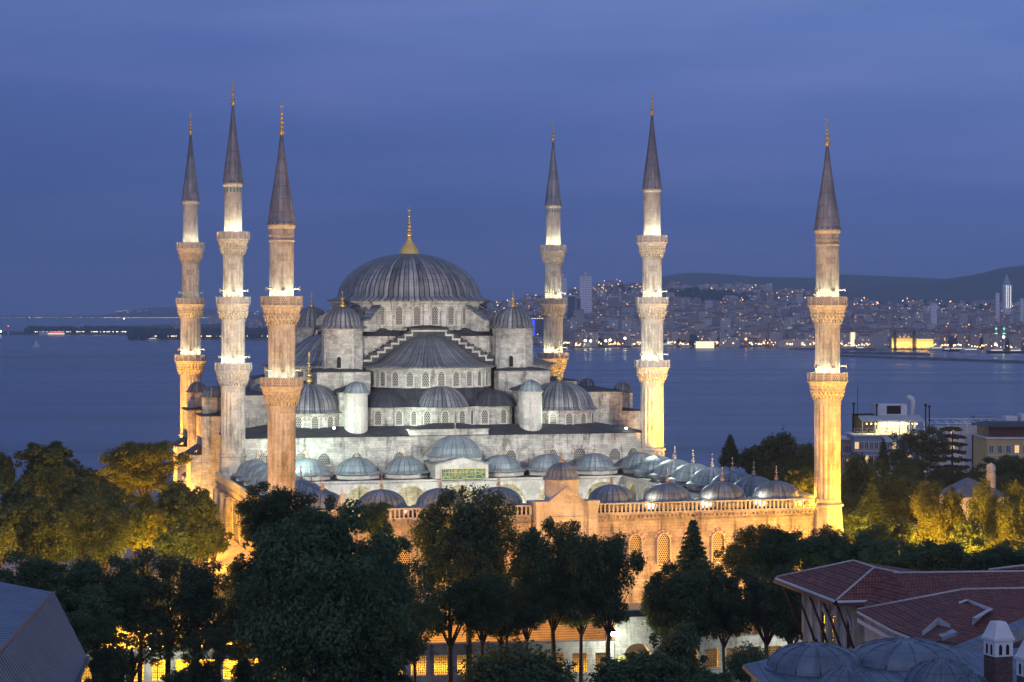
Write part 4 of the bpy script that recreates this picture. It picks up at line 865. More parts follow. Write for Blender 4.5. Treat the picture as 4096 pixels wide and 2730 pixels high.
def chimney(x,y,Y,label):
    p=P(x,y,Y); t=thing('chimney',(p.x,p.y,0),.35,label,'chimney','chimneys with white arched caps'); z=p.z
    b = MB(); b.prism(ngon(0,0,.78,4,pi/4),zs-3,z-1.85); b.build('stack', ['brick_dark'], t)
    b = MB(); b.prism(ngon(0,0,.8,4,pi/4),z-1.84,z-.98); b.prism(ngon(0,0,.92,4,pi/4),z-.98,z-.83,bottom=True); b.frustum(ngon(0,0,.86,4,pi/4),z-.83,ngon(0,0,.46,4,pi/4),z-.04); b.frustum(ngon(0,0,.46,4,pi/4),z-.04,ngon(0,0,.4,4,pi/4),z,cap=True); cp=b.build('cap', ['white_trim'], t)
    for k in range(4):
        for s_ in (-.22,.22):
            g = MB(); g.rot=k*pi/2; g.face([(s_+x_,-.575,z-1.75+z_) for x_,z_ in reversed(arch_pts(.2,.58,6,.4))]); g.build('vent', ['dark'], cp)
chimney(3993,2486,118,'brick chimney with a white arched cap beside the low lead domes'); chimney(4128,2562,112,'second white capped brick chimney cut off by the right edge')
# metal roof in the lower left corner
t = thing('metal_roof_house', (0,0,0), 0, 'house with a bent ribbed metal roof in the lower left corner', 'house')
Fp,Fn=Vector((-21.06,100,EYE-13.2)),Vector((-18.0,66,EYE-13.2)); Rp,Rn=Vector((-33,100.5,EYE-11.0)),Vector((-31,66,EYE-11.0)); Lp,Ln=Vector((-19.16,98,EYE-15.85)),Vector((-15.3,66,EYE-15.85))
b = MB(); slope(b,[Fp,Fn,Rn,Rp]); b.build('roof', ['sheet_metal'], t)
b = MB(); slope(b,[Lp,Ln,Fn,Fp]); b.build('lower_roof', [ribbed('sheet_metal_grey',(.06,.065,.085),(.13,.135,.165),.5,.45,.2)], t)
b = MB(); b.tube([Fp,Fn],.07,5); b.build('flashing', [NT('flashing_red',(.25,.10,.07),.6).m], t); b = MB(); b.tube([Lp+Vector((.05,0,-.05)),Ln+Vector((.05,0,-.05))],.1,5); b.build('gutter', ['iron'], t)
b = MB(); b.prism([(-34,99),(-34,60),(-15.6,60),(-19.3,97)][::-1],-1,EYE-15.9); b.build('wall', ['plaster_grey'], t)
# ================================================================ near ground
def gz(x,y):
    if y < 410: return 0.0
    return max(SEA-4, -(y-410)*.135*(1 if y < 700 else 1))
def grid_mesh(name, xs, ys, fz, mats, smooth=True):
    V=[(x,y,fz(x,y)) for y in ys for x in xs]; n=len(xs); Fc=[(j*n+i,j*n+i+1,(j+1)*n+i+1,(j+1)*n+i) for j in range(len(ys)-1) for i in range(n-1)]
    me=bpy.data.meshes.new(name); me.from_pydata(V,[],Fc); 
    for m in mats: me.materials.append(m)
    me.polygons.foreach_set('use_smooth',[smooth]*len(Fc)); me.update(); return me
m = NT('ground_soil', rough=.95); m.base(m.ramp(m.noise(m.obj(),.12,8,.65),[(.35,(.055,.065,.03)),(.5,(.10,.10,.06)),(.65,(.16,.13,.09))]))
tag(link('ground', grid_mesh('ground', list(np.linspace(-420,420,60)), list(np.linspace(-60,780,70)), lambda x,y: gz(x,y)-.02+(0.0 if y<420 else 1.2*sin(x*.07)*sin(y*.05)), [m.m])), 'dark grassy ground around the mosque sloping down to the sea', kind='structure')
m = NT('paving', rough=.85); br=m.n('TexBrick',{'Vector':m.obj(),'Color1':(.32,.30,.27,1),'Color2':(.26,.245,.23,1),'Mortar':(.09,.09,.08,1),'Scale':1.0,'Brick Width':1.2,'Row Height':.6,'Mortar Size':.02}); m.base(br.outputs[0])
M['paving']=m.m
b = MB(); b.box(-120,60,-95,60,-.5,.004); o=b.build('precinct_paving',['paving'],None,(OX,OY,0),TH); tag(o,'stone paved precinct round the mosque',kind='structure')
b = MB(); b.box(-62,70,-14,-2.2,-.5,.012); o=b.build('pavement',['paving'],None,(0,236,0),.07); tag(o,'pavement in front of the precinct wall',kind='structure')
b = MB(); b.face([(-90,-30,.02),(90,-30,.02),(90,-16,.02),(-90,-16,.02)]); o=b.build('road',[plain('asphalt',(.05,.05,.052),.85,0,.2,4)],None,(0,236,0),.07); tag(o,'asphalt road through the park',kind='structure')
# ================================================================ water
m = NT('sea_water', base=(.008,.016,.035), rough=.22, spec=.5); m.b.inputs['IOR'].default_value=1.33
g = m.n('NewGeometry').outputs['Position']
w1_=m.noise(m.mapv(g,(.0008,.0065,1)),1.0,7,.6); w2_=m.noise(m.mapv(g,(.02,.06,1)),1.0,4,.6)
m.base(m.ramp(w1_,[(.38,(.003,.009,.024)),(.62,(.018,.038,.07))])); m.link(m.math('MULTIPLY_ADD',w1_,.6,-.06),'Roughness'); m.bump(m.math('ADD',m.math('MULTIPLY',w1_,2.0),w2_),.05,1.2)
b = MB(); b.face([(-6000,560,SEA),(6000,560,SEA),(6000,16000,SEA),(-6000,16000,SEA)]); o=b.build('sea',[m.m]); tag(o,'calm dark blue strait at dusk',kind='structure')
# ================================================================ far shore
H0 = EYE-SEA
def lerp(tab, x): return float(np.interp(x, [a for a,_ in tab], [b_ for _,b_ in tab]))
def hY(y, d): return H0-(y-702)*d/4994.0
def dirp(xD, d, h): t=(xD-1176.5)/4994.0; return (t*d, d, SEA+h)
SH=[(200,5600),(300,5300),(330,4750),(600,4550),(640,4500),(1100,4200),(1240,4080),(1330,3800),(1480,3900),(1700,3880),(1900,3800),(2100,3700),(2400,3550)]
R1=[(200,752),(560,742),(640,735),(1000,730),(1120,706),(1180,692),(1220,682),(1300,672),(1380,657),(1440,652),(1500,657),(1600,664),(1700,666),(1800,668),(1870,674),(1960,692),(2060,698),(2400,700)]
def slp(xD): return 6500.0
def fz(xD, d):
    s0=lerp(SH,xD); e=6600.0; hr=max(4.0,hY(lerp(R1,xD),e)); s=(d-s0-60)/(e-s0-60)
    if s < 0: return -6+9*(d-s0+30)/90 if d < s0+60 else 3
    return 3+(hr-3)*min(1.0,s)**1.05*(1 if s<=1 else 1)-(max(0,s-1)*hr*1.4)+ (1.6*sin(xD*.045+d*.004)+1.2*sin(xD*.11-d*.009))*min(1,s*3)
def polar(name, x0,x1,nx, dl, f, mat, label):
    xs=np.linspace(x0,x1,nx); V=[]; 
    for d in dl(0.0): pass
    rows=22; 
    for j in range(rows+1):
        for x in xs:
            a,b_=dl(x); d=a+(b_-a)*j/rows; V.append(dirp(x,d,f(x,d)))
    n=len(xs); Fc=[(j*n+i,j*n+i+1,(j+1)*n+i+1,(j+1)*n+i) for j in range(rows) for i in range(n-1)]
    me=bpy.data.meshes.new(name); me.from_pydata(V,[],Fc); me.materials.append(mat); me.polygons.foreach_set('use_smooth',[True]*len(Fc)); me.update()
    return tag(link(name,me),label,kind='structure')
mh = NT('far_ground', rough=.95); mh.base(mh.ramp(mh.noise(mh.obj(),.006,8,.6),[(.35,(.03,.04,.03)),(.65,(.09,.085,.07))]))
polar('far_shore',250,2480,120,lambda x:(lerp(SH,x)-30,7300),fz,mh.m,'low city covered hillside across the water')
R2=[(1350,705),(1480,652),(1530,634),(1590,627),(1660,630),(1740,637),(1870,639),(1930,631),(2050,636),(2150,640),(2200,645),(2400,650)]
R3=[(1850,690),(1950,665),(2060,652),(2180,641),(2250,630),(2300,617),(2360,610),(2480,600)]
mw = NT('wooded_hill', rough=.95); mw.base(mw.ramp(mw.noise(mw.obj(),.004,8,.6),[(.35,(.03,.045,.03)),(.65,(.06,.08,.05))]))
def hillf(tab, dr, d0):
    def f(x,d):
        top=hY(lerp(tab,x),dr); s=(d-d0)/(dr-d0); return top*sin(min(1.6,s*pi/2)) if s<1 else top*(1-.5*(s-1))
    return f
polar('hills',1350,2480,60,lambda x:(8200,12500),hillf(R2,10500,8200),mw.m,'faint wooded hills on the horizon')
polar('hill',1850,2480,40,lambda x:(7000,10500),hillf(R3,9000,7000),mw.m,'dark wooded hill rising at the right edge')
R4=[(-60,727.5),(180,727),(235,725),(260,720),(300,712),(350,707),(400,706),(450,708),(560,716),(640,720),(900,722),(1250,708),(1400,700)]
polar('headland',-60,1400,80,lambda x:(12300,15500),hillf(R4,13500,12300),mh.m,'distant headland at the horizon')
# low spit on the left with park trees
R5=[(-60,4),(650,5)]
polar('spit',-60,660,60,lambda x:((5450 if x<300 else 4640),(5900 if x<300 else 5600)),lambda x,d: -5+9*min(1,(d-(5450 if x<300 else 4640))/80.0),mh.m,'low spit of land with a park')
def bar(name,p0,p1,w,h,label,cat='breakwater'):
    a=Vector(dirp(p0[0],p0[1],0)); c=Vector(dirp(p1[0],p1[1],0)); L=(c-a).length; an=atan2(c.y-a.y,c.x-a.x); n=40
    b=MB(); 
    for i in range(n):
        x0,x1=L*i/n,L*(i+1)/n; hh=h*(.8+.4*random.random()); b.frustum([(x0,-w),(x1,-w),(x1,w),(x0,w)],-3,[(x0+.5,-w*.3),(x1-.5,-w*.3),(x1-.5,w*.3),(x0+.5,w*.3)],hh,cap=True)
    o=b.build(name,[M.setdefault('rock',plain('rock',(.10,.095,.09),.9,0,.4,.3))],None,(a.x,a.y,SEA),an); return tag(o,label,cat)
bar('breakwater',(1930,3180),(2480,2730),7,3,'long low stone breakwater across the right side of the strait, nearer one')
bar('breakwater',(1930,3400),(2135,3270),6,3,'shorter stone breakwater behind the long one')
bar('breakwater',(1815,3690),(2010,3600),6,3,'thin breakwater with a light tower near the far quay')
# ================================================================ city
def city_mat():
    m = NT('city_wall', rough=.85); uv=m.uv(); sp=m.n('SeparateXYZ',{0:uv}); x=m.math('DIVIDE',sp.outputs[0],3.4); y=m.math('DIVIDE',sp.outputs[1],3.1)
    fx=m.math('FRACT',x); fy=m.math('FRACT',y); ins=m.math('MULTIPLY',m.math('MULTIPLY',m.math('GREATER_THAN',fx,.3),m.math('LESS_THAN',fx,.78)),m.math('MULTIPLY',m.math('GREATER_THAN',fy,.3),m.math('LESS_THAN',fy,.8)))
    isl=m.n('NewGeometry').outputs['Random Per Island']; oi=m.n('ObjectInfo').outputs['Random']; rnd=m.math('FRACT',m.math('ADD',isl,m.math('MULTIPLY',oi,7.3)))
    wallc=m.ramp(rnd,[(0,(.30,.26,.24)),(.2,(.50,.47,.43)),(.45,(.62,.60,.57)),(.6,(.36,.27,.22)),(.8,(.55,.50,.42)),(1,(.42,.42,.45))])
    cell=m.n('CombineXYZ',{0:m.math('FLOOR',x),1:m.math('FLOOR',y),2:m.math('MULTIPLY',rnd,31.0)}).outputs[0]; wn=m.n('TexWhiteNoise',{'Vector':cell}).outputs[0]
    lit=m.math('MULTIPLY',ins,m.math('LESS_THAN',wn,.045)); m.base(m.mix(ins,wallc,(.05,.055,.07,1)))
    m.b.inputs['Emission Color'].default_value=(1,.62,.28,1); m.link(m.math('MULTIPLY',lit,1.6),'Emission Strength'); m.m.cycles.emission_sampling='NONE'; return m.m
M['city']=city_mat()
def roof_mat():
    m=NT('city_roof',rough=.9); isl=m.n('NewGeometry').outputs['Random Per Island']; oi=m.n('ObjectInfo').outputs['Random']; rnd=m.math('FRACT',m.math('ADD',isl,m.math('MULTIPLY',oi,5.1)))
    m.base(m.ramp(rnd,[(0,(.20,.085,.06)),(.35,(.26,.12,.08)),(.6,(.15,.08,.07)),(.62,(.25,.25,.26)),(1,(.14,.14,.15))])); return m.m
M['croof']=roof_mat()
def house(b,w,d,h,kind):
    """one building shell with hipped or flat roof"""
    u0=random.randint(0,50)*3.4; p=[(-w/2,-d/2),(w/2,-d/2),(w/2,d/2),(-w/2,d/2)]; run=u0
    for i in range(4):
        a,c=p[i],p[(i+1)%4]; l=hypot(c[0]-a[0],c[1]-a[1])
        b.face([(a[0],a[1],-4),(c[0],c[1],-4),(c[0],c[1],h),(a[0],a[1],h)],[(run,-4),(run+l,-4),(run+l,h),(run,h)],0); run+=l
    o=.7
    if kind==0:
        q=[(x*(1+2*o/w),y*(1+2*o/d)) for x,y in p]; r=min(w,d)*.5; rx=max(0,(w-d)/2); ry=max(0,(d-w)/2)
        top=[(-rx-.1,-ry-.1),(rx+.1,-ry-.1),(rx+.1,ry+.1),(-rx-.1,ry+.1)]; b.frustum(q,h,top,h+r*.42,1,cap=True)
    else:
        b.face([(x,y,h) for x,y in p],None,1)
        if kind==2: b.box(-w*.2,w*.15,-d*.2,d*.2,h,h+2.6,0,1)
protos=[]
for i in range(14):
    b=MB(); w=random.uniform(13,30); d=random.uniform(11,18); h=random.uniform(9,24) if i<10 else random.uniform(28,42); house(b,w,d,h,0 if i<7 else (1 if i%2 else 2)); protos.append(b.mesh('apartment_block',['city','croof']))
def weld(b):
    """share corner vertices per building so that each wall shell is one island"""
    return b
spots=[]
DARK=lambda x,y: (1560<x<1680 and 676<y<700) or (y<658 and x>1500 and random.random()<.6)
tries=0
while len(spots)<3300 and tries<40000:
    tries+=1; x=random.uniform(560,2400) if random.random()<.9 else random.uniform(1110,1500); s0=lerp(SH,x)
    d=s0+70+(6560-s0-70)*random.random()**1.35; h=fz(x,d); y=702+(H0-h)*4994/d
    if x<1100 and (d<5000 or random.random()<.7): continue
    if DARK(x,y): continue
    if d>5600 and random.random()<.35: continue
    spots.append((x,d,h,y))
spots.sort(key=lambda s:s[1])
near=[s for s in spots if s[0]>1115][:300]; ns=set(map(id,near)); rest=[s for s in spots if id(s) not in ns]
for i,(x,d,h,y) in enumerate(near):
    p=dirp(x,d,h); o=link('apartment_block',protos[random.randrange(10)],None,p,random.gauss(.1,.35))
    tag(o,'small pale apartment block in the packed rows near the far quay','apartment block','apartment blocks near the far quay')
def batch(name,items,f,mats,label,cat):
    b=MB()
    for it in items: f(b,it)
    o=b.build(name,mats); return tag(o,label,cat,kind='stuff')
def put(b,it):
    x,d,h,y=it; b.off=dirp(x,d,h); b.rot=random.gauss(.1,.35); far=d>5200
    w=random.uniform(9,30); dd=random.uniform(8,18); hh=random.uniform(8,22)
    if d>5500: hh=random.uniform(6,13)
    if 1300<x and d<5500 and random.random()<.06: hh=random.uniform(28,42); w=random.uniform(15,22)
    if x<1300: hh=random.uniform(5,11)
    house(b,w,dd,hh,random.choice((0,0,0,1,2))); b.off=(0,0,0); b.rot=0
batch('city_houses',rest,put,['city','croof'],'mass of pale houses climbing the far hillside','houses')
# rows of identical slabs on the ridge
slab=MB(); house(slab,26,16,52,1); slab=slab.mesh('tower_block',['city','croof'])
for i,x in enumerate([1546,1558,1570,1582,1596,1612,1660,1672,1684,1697,1711,1722,1736,1752,1765,1640,1625,1500,1512]):
    d=6300 if i<9 else 6450; o=link('tower_block',slab,None,dirp(x,d,fz(x,d)-16),.3,(.8,.8,.62+.25*random.random())); tag(o,'tall slab block in a row on the far ridge','tower block','slab blocks on the ridge')
def tower(x,d,ytop,wpx,label,mat,roofm='white_trim',depth=.8,lat=None):
    h=fz(x,d); top=hY(ytop,d); w=wpx*d/4994; p=dirp(x,d,h); b=MB(); H=top-h; b.box(-w/2,w/2,-w*depth/2,w*depth/2,-3,H-3,0,1); b.box(-w/2-.3,w/2+.3,-w*depth/2-.3,w*depth/2+.3,H-3,H,1,1,True)
    t=thing('skyscraper',p,.0,label,'skyscraper'); b.build('body',[mat,roofm],t)
    b=MB(); b.lathe([(.01,H+3.6),(1.1,H+4.6),(.01,H+5.6)],8)
    if wpx>15 and ytop<640: b.build('warning_light',[M.setdefault('red_lamp',emis('red_lamp',(1,.05,.08),6))],t)
def band_mat(name,c1,c2,px,py):
    m=NT(name,rough=.6); sp=m.n('SeparateXYZ',{0:m.uv()}); a=m.math('GREATER_THAN',m.math('FRACT',m.math('DIVIDE',sp.outputs[1],py)),.5); e=m.math('GREATER_THAN',m.math('FRACT',m.math('DIVIDE',sp.outputs[0],px)),.25)
    m.base(m.mix(m.math('MULTIPLY',a,e),(*c1,1),(*c2,1))); return m.m
M['tower_white']=band_mat('tower_white',(.88,.88,.9),(.34,.36,.42),3.6,3.9); M['tower_dark']=band_mat('tower_dark',(.10,.10,.13),(.05,.05,.07),4,4); M['tower_brown']=band_mat('tower_brown',(.33,.28,.27),(.16,.14,.15),4,3.5)
tower(1345.5,4700,634,28,'tall white banded skyscraper right of the slim minaret, standing clear of the city','x' and M['tower_white'])
tower(1293,4700,638,17,'white banded skyscraper partly hidden behind the slim minaret',M['tower_white'])
tower(1313,4600,678,16,'dark slab tower between the two white skyscrapers',M['tower_dark']); tower(1330,4600,683,8,'small dark tower touching the tall white skyscraper',M['tower_dark'])
tower(1408,4800,681,21,'brown office tower right of the white skyscraper',M['tower_brown'])
tower(1175,4600,687,14,'pale tower over the roofs beside the hall dome',M['tower_white'])
tower(1828,4500,702,22,'dark brown high rise left of the right hand minaret',M['tower_brown']); tower(1805,4500,706,16,'second dark brown high rise left of its twin',M['tower_brown'])
tower(1888,4700,700,9,'slim dark high rise seen just left of the right minaret',M['tower_dark'])
tower(2145,4400,697,13,'white edged tower block right of the right minaret',M['tower_white'])
# glazed office with blue light lines
x,d=1235,4250; t=thing('glass_office',dirp(x,d,3),0,'dark glass office block striped with blue neon between the hall dome and the slim minaret','office block'); b=MB(); H=hY(731,d)-3
b.box(-16,18,0,20,-3,H,0); b.build('body',[M['tower_dark']],t); b=MB()
for i in range(15): b.box(-16.3,-5,-.5,-.1,H-5-i*2.1,H-4.1-i*2.1,0,0,True)
b.build('neon_lines',[emis('neon_blue',(.05,.07,1),3.0)],t); b=MB()
for i in range(9): b.box(-14+i*3.4,-12.6+i*3.4,-.5,-.1,H-1.6,H-.4,0,0,True)
b.build('roof_lights',[emis('roof_light_white',(1,.9,.75),3)],t)
# pointed tower at the right edge
x,d=2313,4600; h=fz(x,d); H=hY(655,d)-h; t=thing('skyscraper',dirp(x,d,h),.5,'slender pointed skyscraper with dotted lights against the hill at the right edge','skyscraper'); b=MB(); b.prism(ngon(0,0,9,8,pi/8),-3,H,0); b.build('body',[M['tower_white']],t)
b=MB(); b.frustum(ngon(0,0,9,8,pi/8),H,ngon(0,0,.4,8,pi/8),hY(628,d)-h,cap=True); b.build('spire',[NT('pale_glass',(.35,.38,.42),.3).m],t)
b=MB()
for i in range(22):
    for a in (-2.3,-1.9,-1.2,-.9): b.off=(9*cos(a),9*sin(a),H-2-i*2.2); b.box(-.4,.4,-.4,.4,-.4,.4)
b.off=(0,0,0); b.build('facade_lights',[emis('facade_light',(.9,.9,.75),3)],t)
tower(2292,4600,673,8,'low tower with glowing crown beside the pointed skyscraper',M['tower_white']); tower(2348,4500,686,7,'slim tower with green tinted lights at the far right edge',M['tower_white'])
# golden railway station on the quay
x,d=2096,3660; t=thing('railway_station',dirp(x,d,3),0,'floodlit golden waterfront station with corner turrets','station'); Hs=30*d/4994*1.0; Ws=96*d/4994
mg=NT('golden_facade',rough=.8); sp=mg.n('SeparateXYZ',{0:mg.uv()}); q=mg.math('MULTIPLY',mg.math('GREATER_THAN',mg.math('FRACT',mg.math('DIVIDE',sp.outputs[0],2.6)),.55),mg.math('GREATER_THAN',mg.math('FRACT',mg.math('DIVIDE',sp.outputs[1],4.4)),.42))
mg.base(mg.mix(q,(.50,.42,.28,1),(.14,.10,.06,1)))
b=MB(); b.box(-Ws/2,Ws/2,0,16,-3,Hs*.78,0); b.box(-Ws/2,-Ws*.06,-3,0,-3,Hs*.78,0); b.box(Ws*.1,Ws/2,-2,0,-3,Hs*.7,0); b.build('body',[mg.m],t)
b=MB(); b.frustum([(-Ws/2,0),(Ws/2,0),(Ws/2,16),(-Ws/2,16)],Hs*.78+.01,[(-Ws/2+6,6),(Ws/2-6,6),(Ws/2-6,10),(-Ws/2+6,10)],Hs*.95,0,cap=True); b.build('roof',['croof'],t)
for xx in (-Ws*.42,Ws*.04): b=MB(); b.lathe([(2.6,-3),(2.6,Hs*1.0),(3,Hs*1.02),(2.4,Hs*1.1),(.3,Hs*1.45),(0,Hs*1.5)],12,c=(xx,-2)); b.build('corner_turret',['dark'],t)
for xx in (-Ws*.3,-Ws*.2,-Ws*.1): b=MB(); b.box(xx-1.8,xx+1.8,-3.2,-2.8,Hs*.78,Hs*.95,0,0); b.build('pediment',[mg.m],t)
for xx in np.linspace(-Ws/2+3,Ws/2-3,7):
    q=Vector(dirp(x,d,3))+Vector((xx,-12,1)); lamp('SPOT','station_floodlight',q,26000,(1,.62,.12),to=q+Vector((0,12,9)),ang=110,blend=1,r=.5)
# far mosque with green lit minarets
for x in (2289,2307):
    d=3600; b=MB(); h=0; H=hY(742,d)-3; t=thing('far_minaret',dirp(x,d,3),0,'thin far minaret with green lights at the right quay','minaret','thin green lit minarets at the right quay'); b.lathe([(1.6,0),(1.6,H*.55),(2.4,H*.57),(2.4,H*.6),(1.3,H*.6),(1.2,H*.8),(.05,H)],8); b.build('shaft',['marble'],t)
    b=MB(); b.lathe([(2.6,H*.57),(2.6,H*.6)],8); b.lathe([(1.5,H*.74),(1.5,H*.8)],8); b.build('green_lights',[M.setdefault('green_lamp',emis('green_lamp',(.15,1,.45),2.5))],t)
for x,d,yt in ((1552*1.0,4050,768),(1612,4020,776),(1893-24,4000,760)):
    b=MB(); H=hY(yt,d)-3; t=thing('far_minaret',dirp(x,d,3),0,'tiny lit minaret among the quayside houses across the water','minaret','tiny minarets among the quayside houses'); b.lathe([(1.4,0),(1.4,H*.6),(2.2,H*.62),(2.2,H*.65),(1.1,H*.66),(1.0,H*.8),(.05,H)],8); b.build('shaft',[M.setdefault('warm_stone_lit',NT('warm_stone_lit',(.6,.4,.25),.8).m)],t)
# long pale quayside buildings
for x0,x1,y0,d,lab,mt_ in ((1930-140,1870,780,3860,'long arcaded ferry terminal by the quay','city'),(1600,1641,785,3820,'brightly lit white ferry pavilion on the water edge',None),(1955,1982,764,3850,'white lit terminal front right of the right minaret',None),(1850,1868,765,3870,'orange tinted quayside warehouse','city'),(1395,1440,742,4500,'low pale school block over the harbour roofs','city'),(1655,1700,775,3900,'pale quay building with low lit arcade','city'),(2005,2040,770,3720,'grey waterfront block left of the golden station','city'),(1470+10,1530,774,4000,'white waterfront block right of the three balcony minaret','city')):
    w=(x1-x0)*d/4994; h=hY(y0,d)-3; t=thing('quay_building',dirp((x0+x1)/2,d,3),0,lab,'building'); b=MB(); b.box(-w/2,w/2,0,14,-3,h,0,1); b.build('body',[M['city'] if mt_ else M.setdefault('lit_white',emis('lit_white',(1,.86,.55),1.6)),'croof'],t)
# far lights: many tiny ones as one, the bright ones as lamps on masts
def bulbs(b,x,d,h,r): b.off=dirp(x,d,h); b.rot=0; b.lathe([(.01,-r),(r,0),(.01,r)],5,sm=False); b.off=(0,0,0)
for nm,col,st,n in (('warm',(1,.45,.12),9,480),('white',(1,.9,.7),6,120),('cool',(.75,.95,1),5,40)):
    def pl(b,it):
        x=random.uniform(1105,2400); s0=lerp(SH,x); d=s0+50+(6500-s0)*random.random()**1.2; bulbs(b,x,d,fz(x,d)+random.uniform(8,18),random.uniform(.7,1.5)*d/4500)
    batch('city_lights',range(n),pl,[M.setdefault('bulb_'+nm,emis('bulb_'+nm,col,st*.6))],'scattered '+{'warm':'orange','white':'pale','cool':'bluish'}[nm]+' lights over the far hillside','lights')
def pl(b,it):
    if it<150: x=random.uniform(0,560); bulbs(b,x,12350,4+random.random()*3,random.uniform(.8,1.8))
    elif it<300: x=240+(it-150)*2.0; bulbs(b,x,12250,5,1.3)
    elif it<380: x=random.uniform(260,640); bulbs(b,x,12900,random.uniform(8,45),2.2)
    else: x=random.uniform(80,620); bulbs(b,x,5500 if x<300 else 4720,8,random.uniform(.8,1.7))
batch('city_lights',range(520),pl,[M.setdefault('bulb_far',emis('bulb_far',(1,.85,.6),3.5))],'pale chain of lights along the distant headland and spit','lights')
def quay(b,it): x=random.uniform(1240,2400); d=lerp(SH,x)+random.uniform(0,50); bulbs(b,x,d,4+random.random()*5,random.uniform(.8,1.6))
batch('city_lights',range(230),quay,[M.setdefault('bulb_quay',emis('bulb_quay',(1,.58,.22),7))],'dense row of bright lights along the far quay','lights')
mast=MB(); mast.tube([(0,0,0),(0,0,14)],.25,5); mast=mast.mesh('mast',['iron']); ml=MB(); ml.lathe([(.01,-2.4),(2.4,0),(.01,2.4)],8,sm=True)
for nm,pts,col in (('orange',[(1560,790,4000),(1687,768,4050),(1712+2,780,3900),(1787-12,767,3950),(1838,769,3950),(1766,769,3950),(2013,770,3900),(1937+10,764,3960),(1598+20,778,4000),(1375,786,3900),(2085,795,3600),(2120,796,3600)],(1,.5,.12)),
                  ('white',[(1330,749,4500),(260+25,733,9000),(1345,783,3850),(1357,784,3850),(1402,782,3850),(1436,778,3850),(2288,792,3500),(2306,775,3560),(1392,784,3850),(2030,781,3750),(231,776,5480),(2,762,5480),(690-20,768,4700),(1972,770,3900)],(1,.95,.75))):
    me=ml.mesh('lamp_head',[M.setdefault('mast_'+nm,emis('mast_'+nm,(1,.30,.03) if nm=='orange' else (1,.9,.6),9 if nm=='orange' else 14))])
    for x,y,d in pts:
        h=hY(y,d); t=thing('floodlight_mast',dirp(x,d,h-14),0,'bright %s floodlight on a mast at the far waterfront'%nm,'floodlight','bright %s floodlights at the far waterfront'%nm); link('mast',mast,t); link('lamp_head',me,t,(0,0,14))
# far trees and park
M['far_leaf']=plain('far_foliage',(.03,.045,.025),.95,0,.4,.05)
def blob(b,x,d,h,r):
    b.off=dirp(x,d,h); ph=random.random()*6; b.lathe([(r*.7,-1),(r*random.uniform(.9,1.1),r*.5),(r*random.uniform(.7,1),r*1.0),(r*.4,r*1.5),(0,r*1.7)],7,ph=ph,flute=(random.choice((3,5,7)),.25)); b.off=(0,0,0)
def tr(b,it):
    if it<260: x=random.uniform(60,300); blob(b,x,random.uniform(5550,5850),3,random.uniform(5,11))
    elif it<700: x=random.uniform(300,640); blob(b,x,random.uniform(4700,5300),3,random.uniform(6,13))
    elif it<1300: x=random.uniform(1110,2400); s0=lerp(SH,x); d=s0+70+(6400-s0)*random.random()**1.3; blob(b,x,d,fz(x,d),random.uniform(4,10))
    elif it<1500: x=random.gauss(1620,35); d=random.uniform(5600,6100); blob(b,x,d,fz(x,d),random.uniform(9,15))
    else: x=random.choice((1375,1590,1650,1740,2190,2240,2330,1520,1400))+random.gauss(0,14); d=lerp(SH,x)+random.uniform(70,200); blob(b,x,d,3,random.uniform(6,12))
batch('far_trees',range(1720),tr,['far_leaf'],'dark tree groves across the water','trees')
# white blocks on the left shore
for x,y0,w,d in ((655-5,745,14,5000),(672,752,22,4900),(545,0,0,0),(485,725,10,6900),(497,720,8,6900),(405,741,24,6000),(595,738,12,5600),(577,741,10,5600),(617,728,9,6400),(705,745,18,5200)):
    if not w: continue
    ww_=w*d/4994; t=thing('apartment_block',dirp(x,d,3),.1,'white apartment block above the trees of the left shore','apartment block','white blocks on the left shore'); b=MB(); b.box(-ww_/2,ww_/2,0,12,-3,hY(y0,d)-3,0,1); b.build('body',['city','croof'],t)
t=thing('pier_restaurant',dirp(123,5440,3),0,'white and red lit seaside restaurant on the left spit','restaurant'); b=MB(); b.box(-36,26,0,14,-3,6,0,0); b.build('body',['white_trim'],t); b=MB(); b.box(-8,26,-1,-.4,4.6,6.4); b.build('red_sign',[emis('sign_red',(1,.06,.1),3)],t); b=MB(); b.box(-14,28,-1,-.4,-.5,2.0); b.build('lit_windows',['lit_white'],t)
t=thing('harbour_beacon',dirp(19,5440,1),0,'small white beacon with a red light at the far left','beacon'); b=MB(); b.lathe([(2,0),(1.6,18),(2.4,18.5),(2.4,20)],8); b.build('tower',['white_trim'],t); b=MB(); b.lathe([(.01,20),(1.8,22),(.01,24)],8); b.build('lamp',['red_lamp'],t)
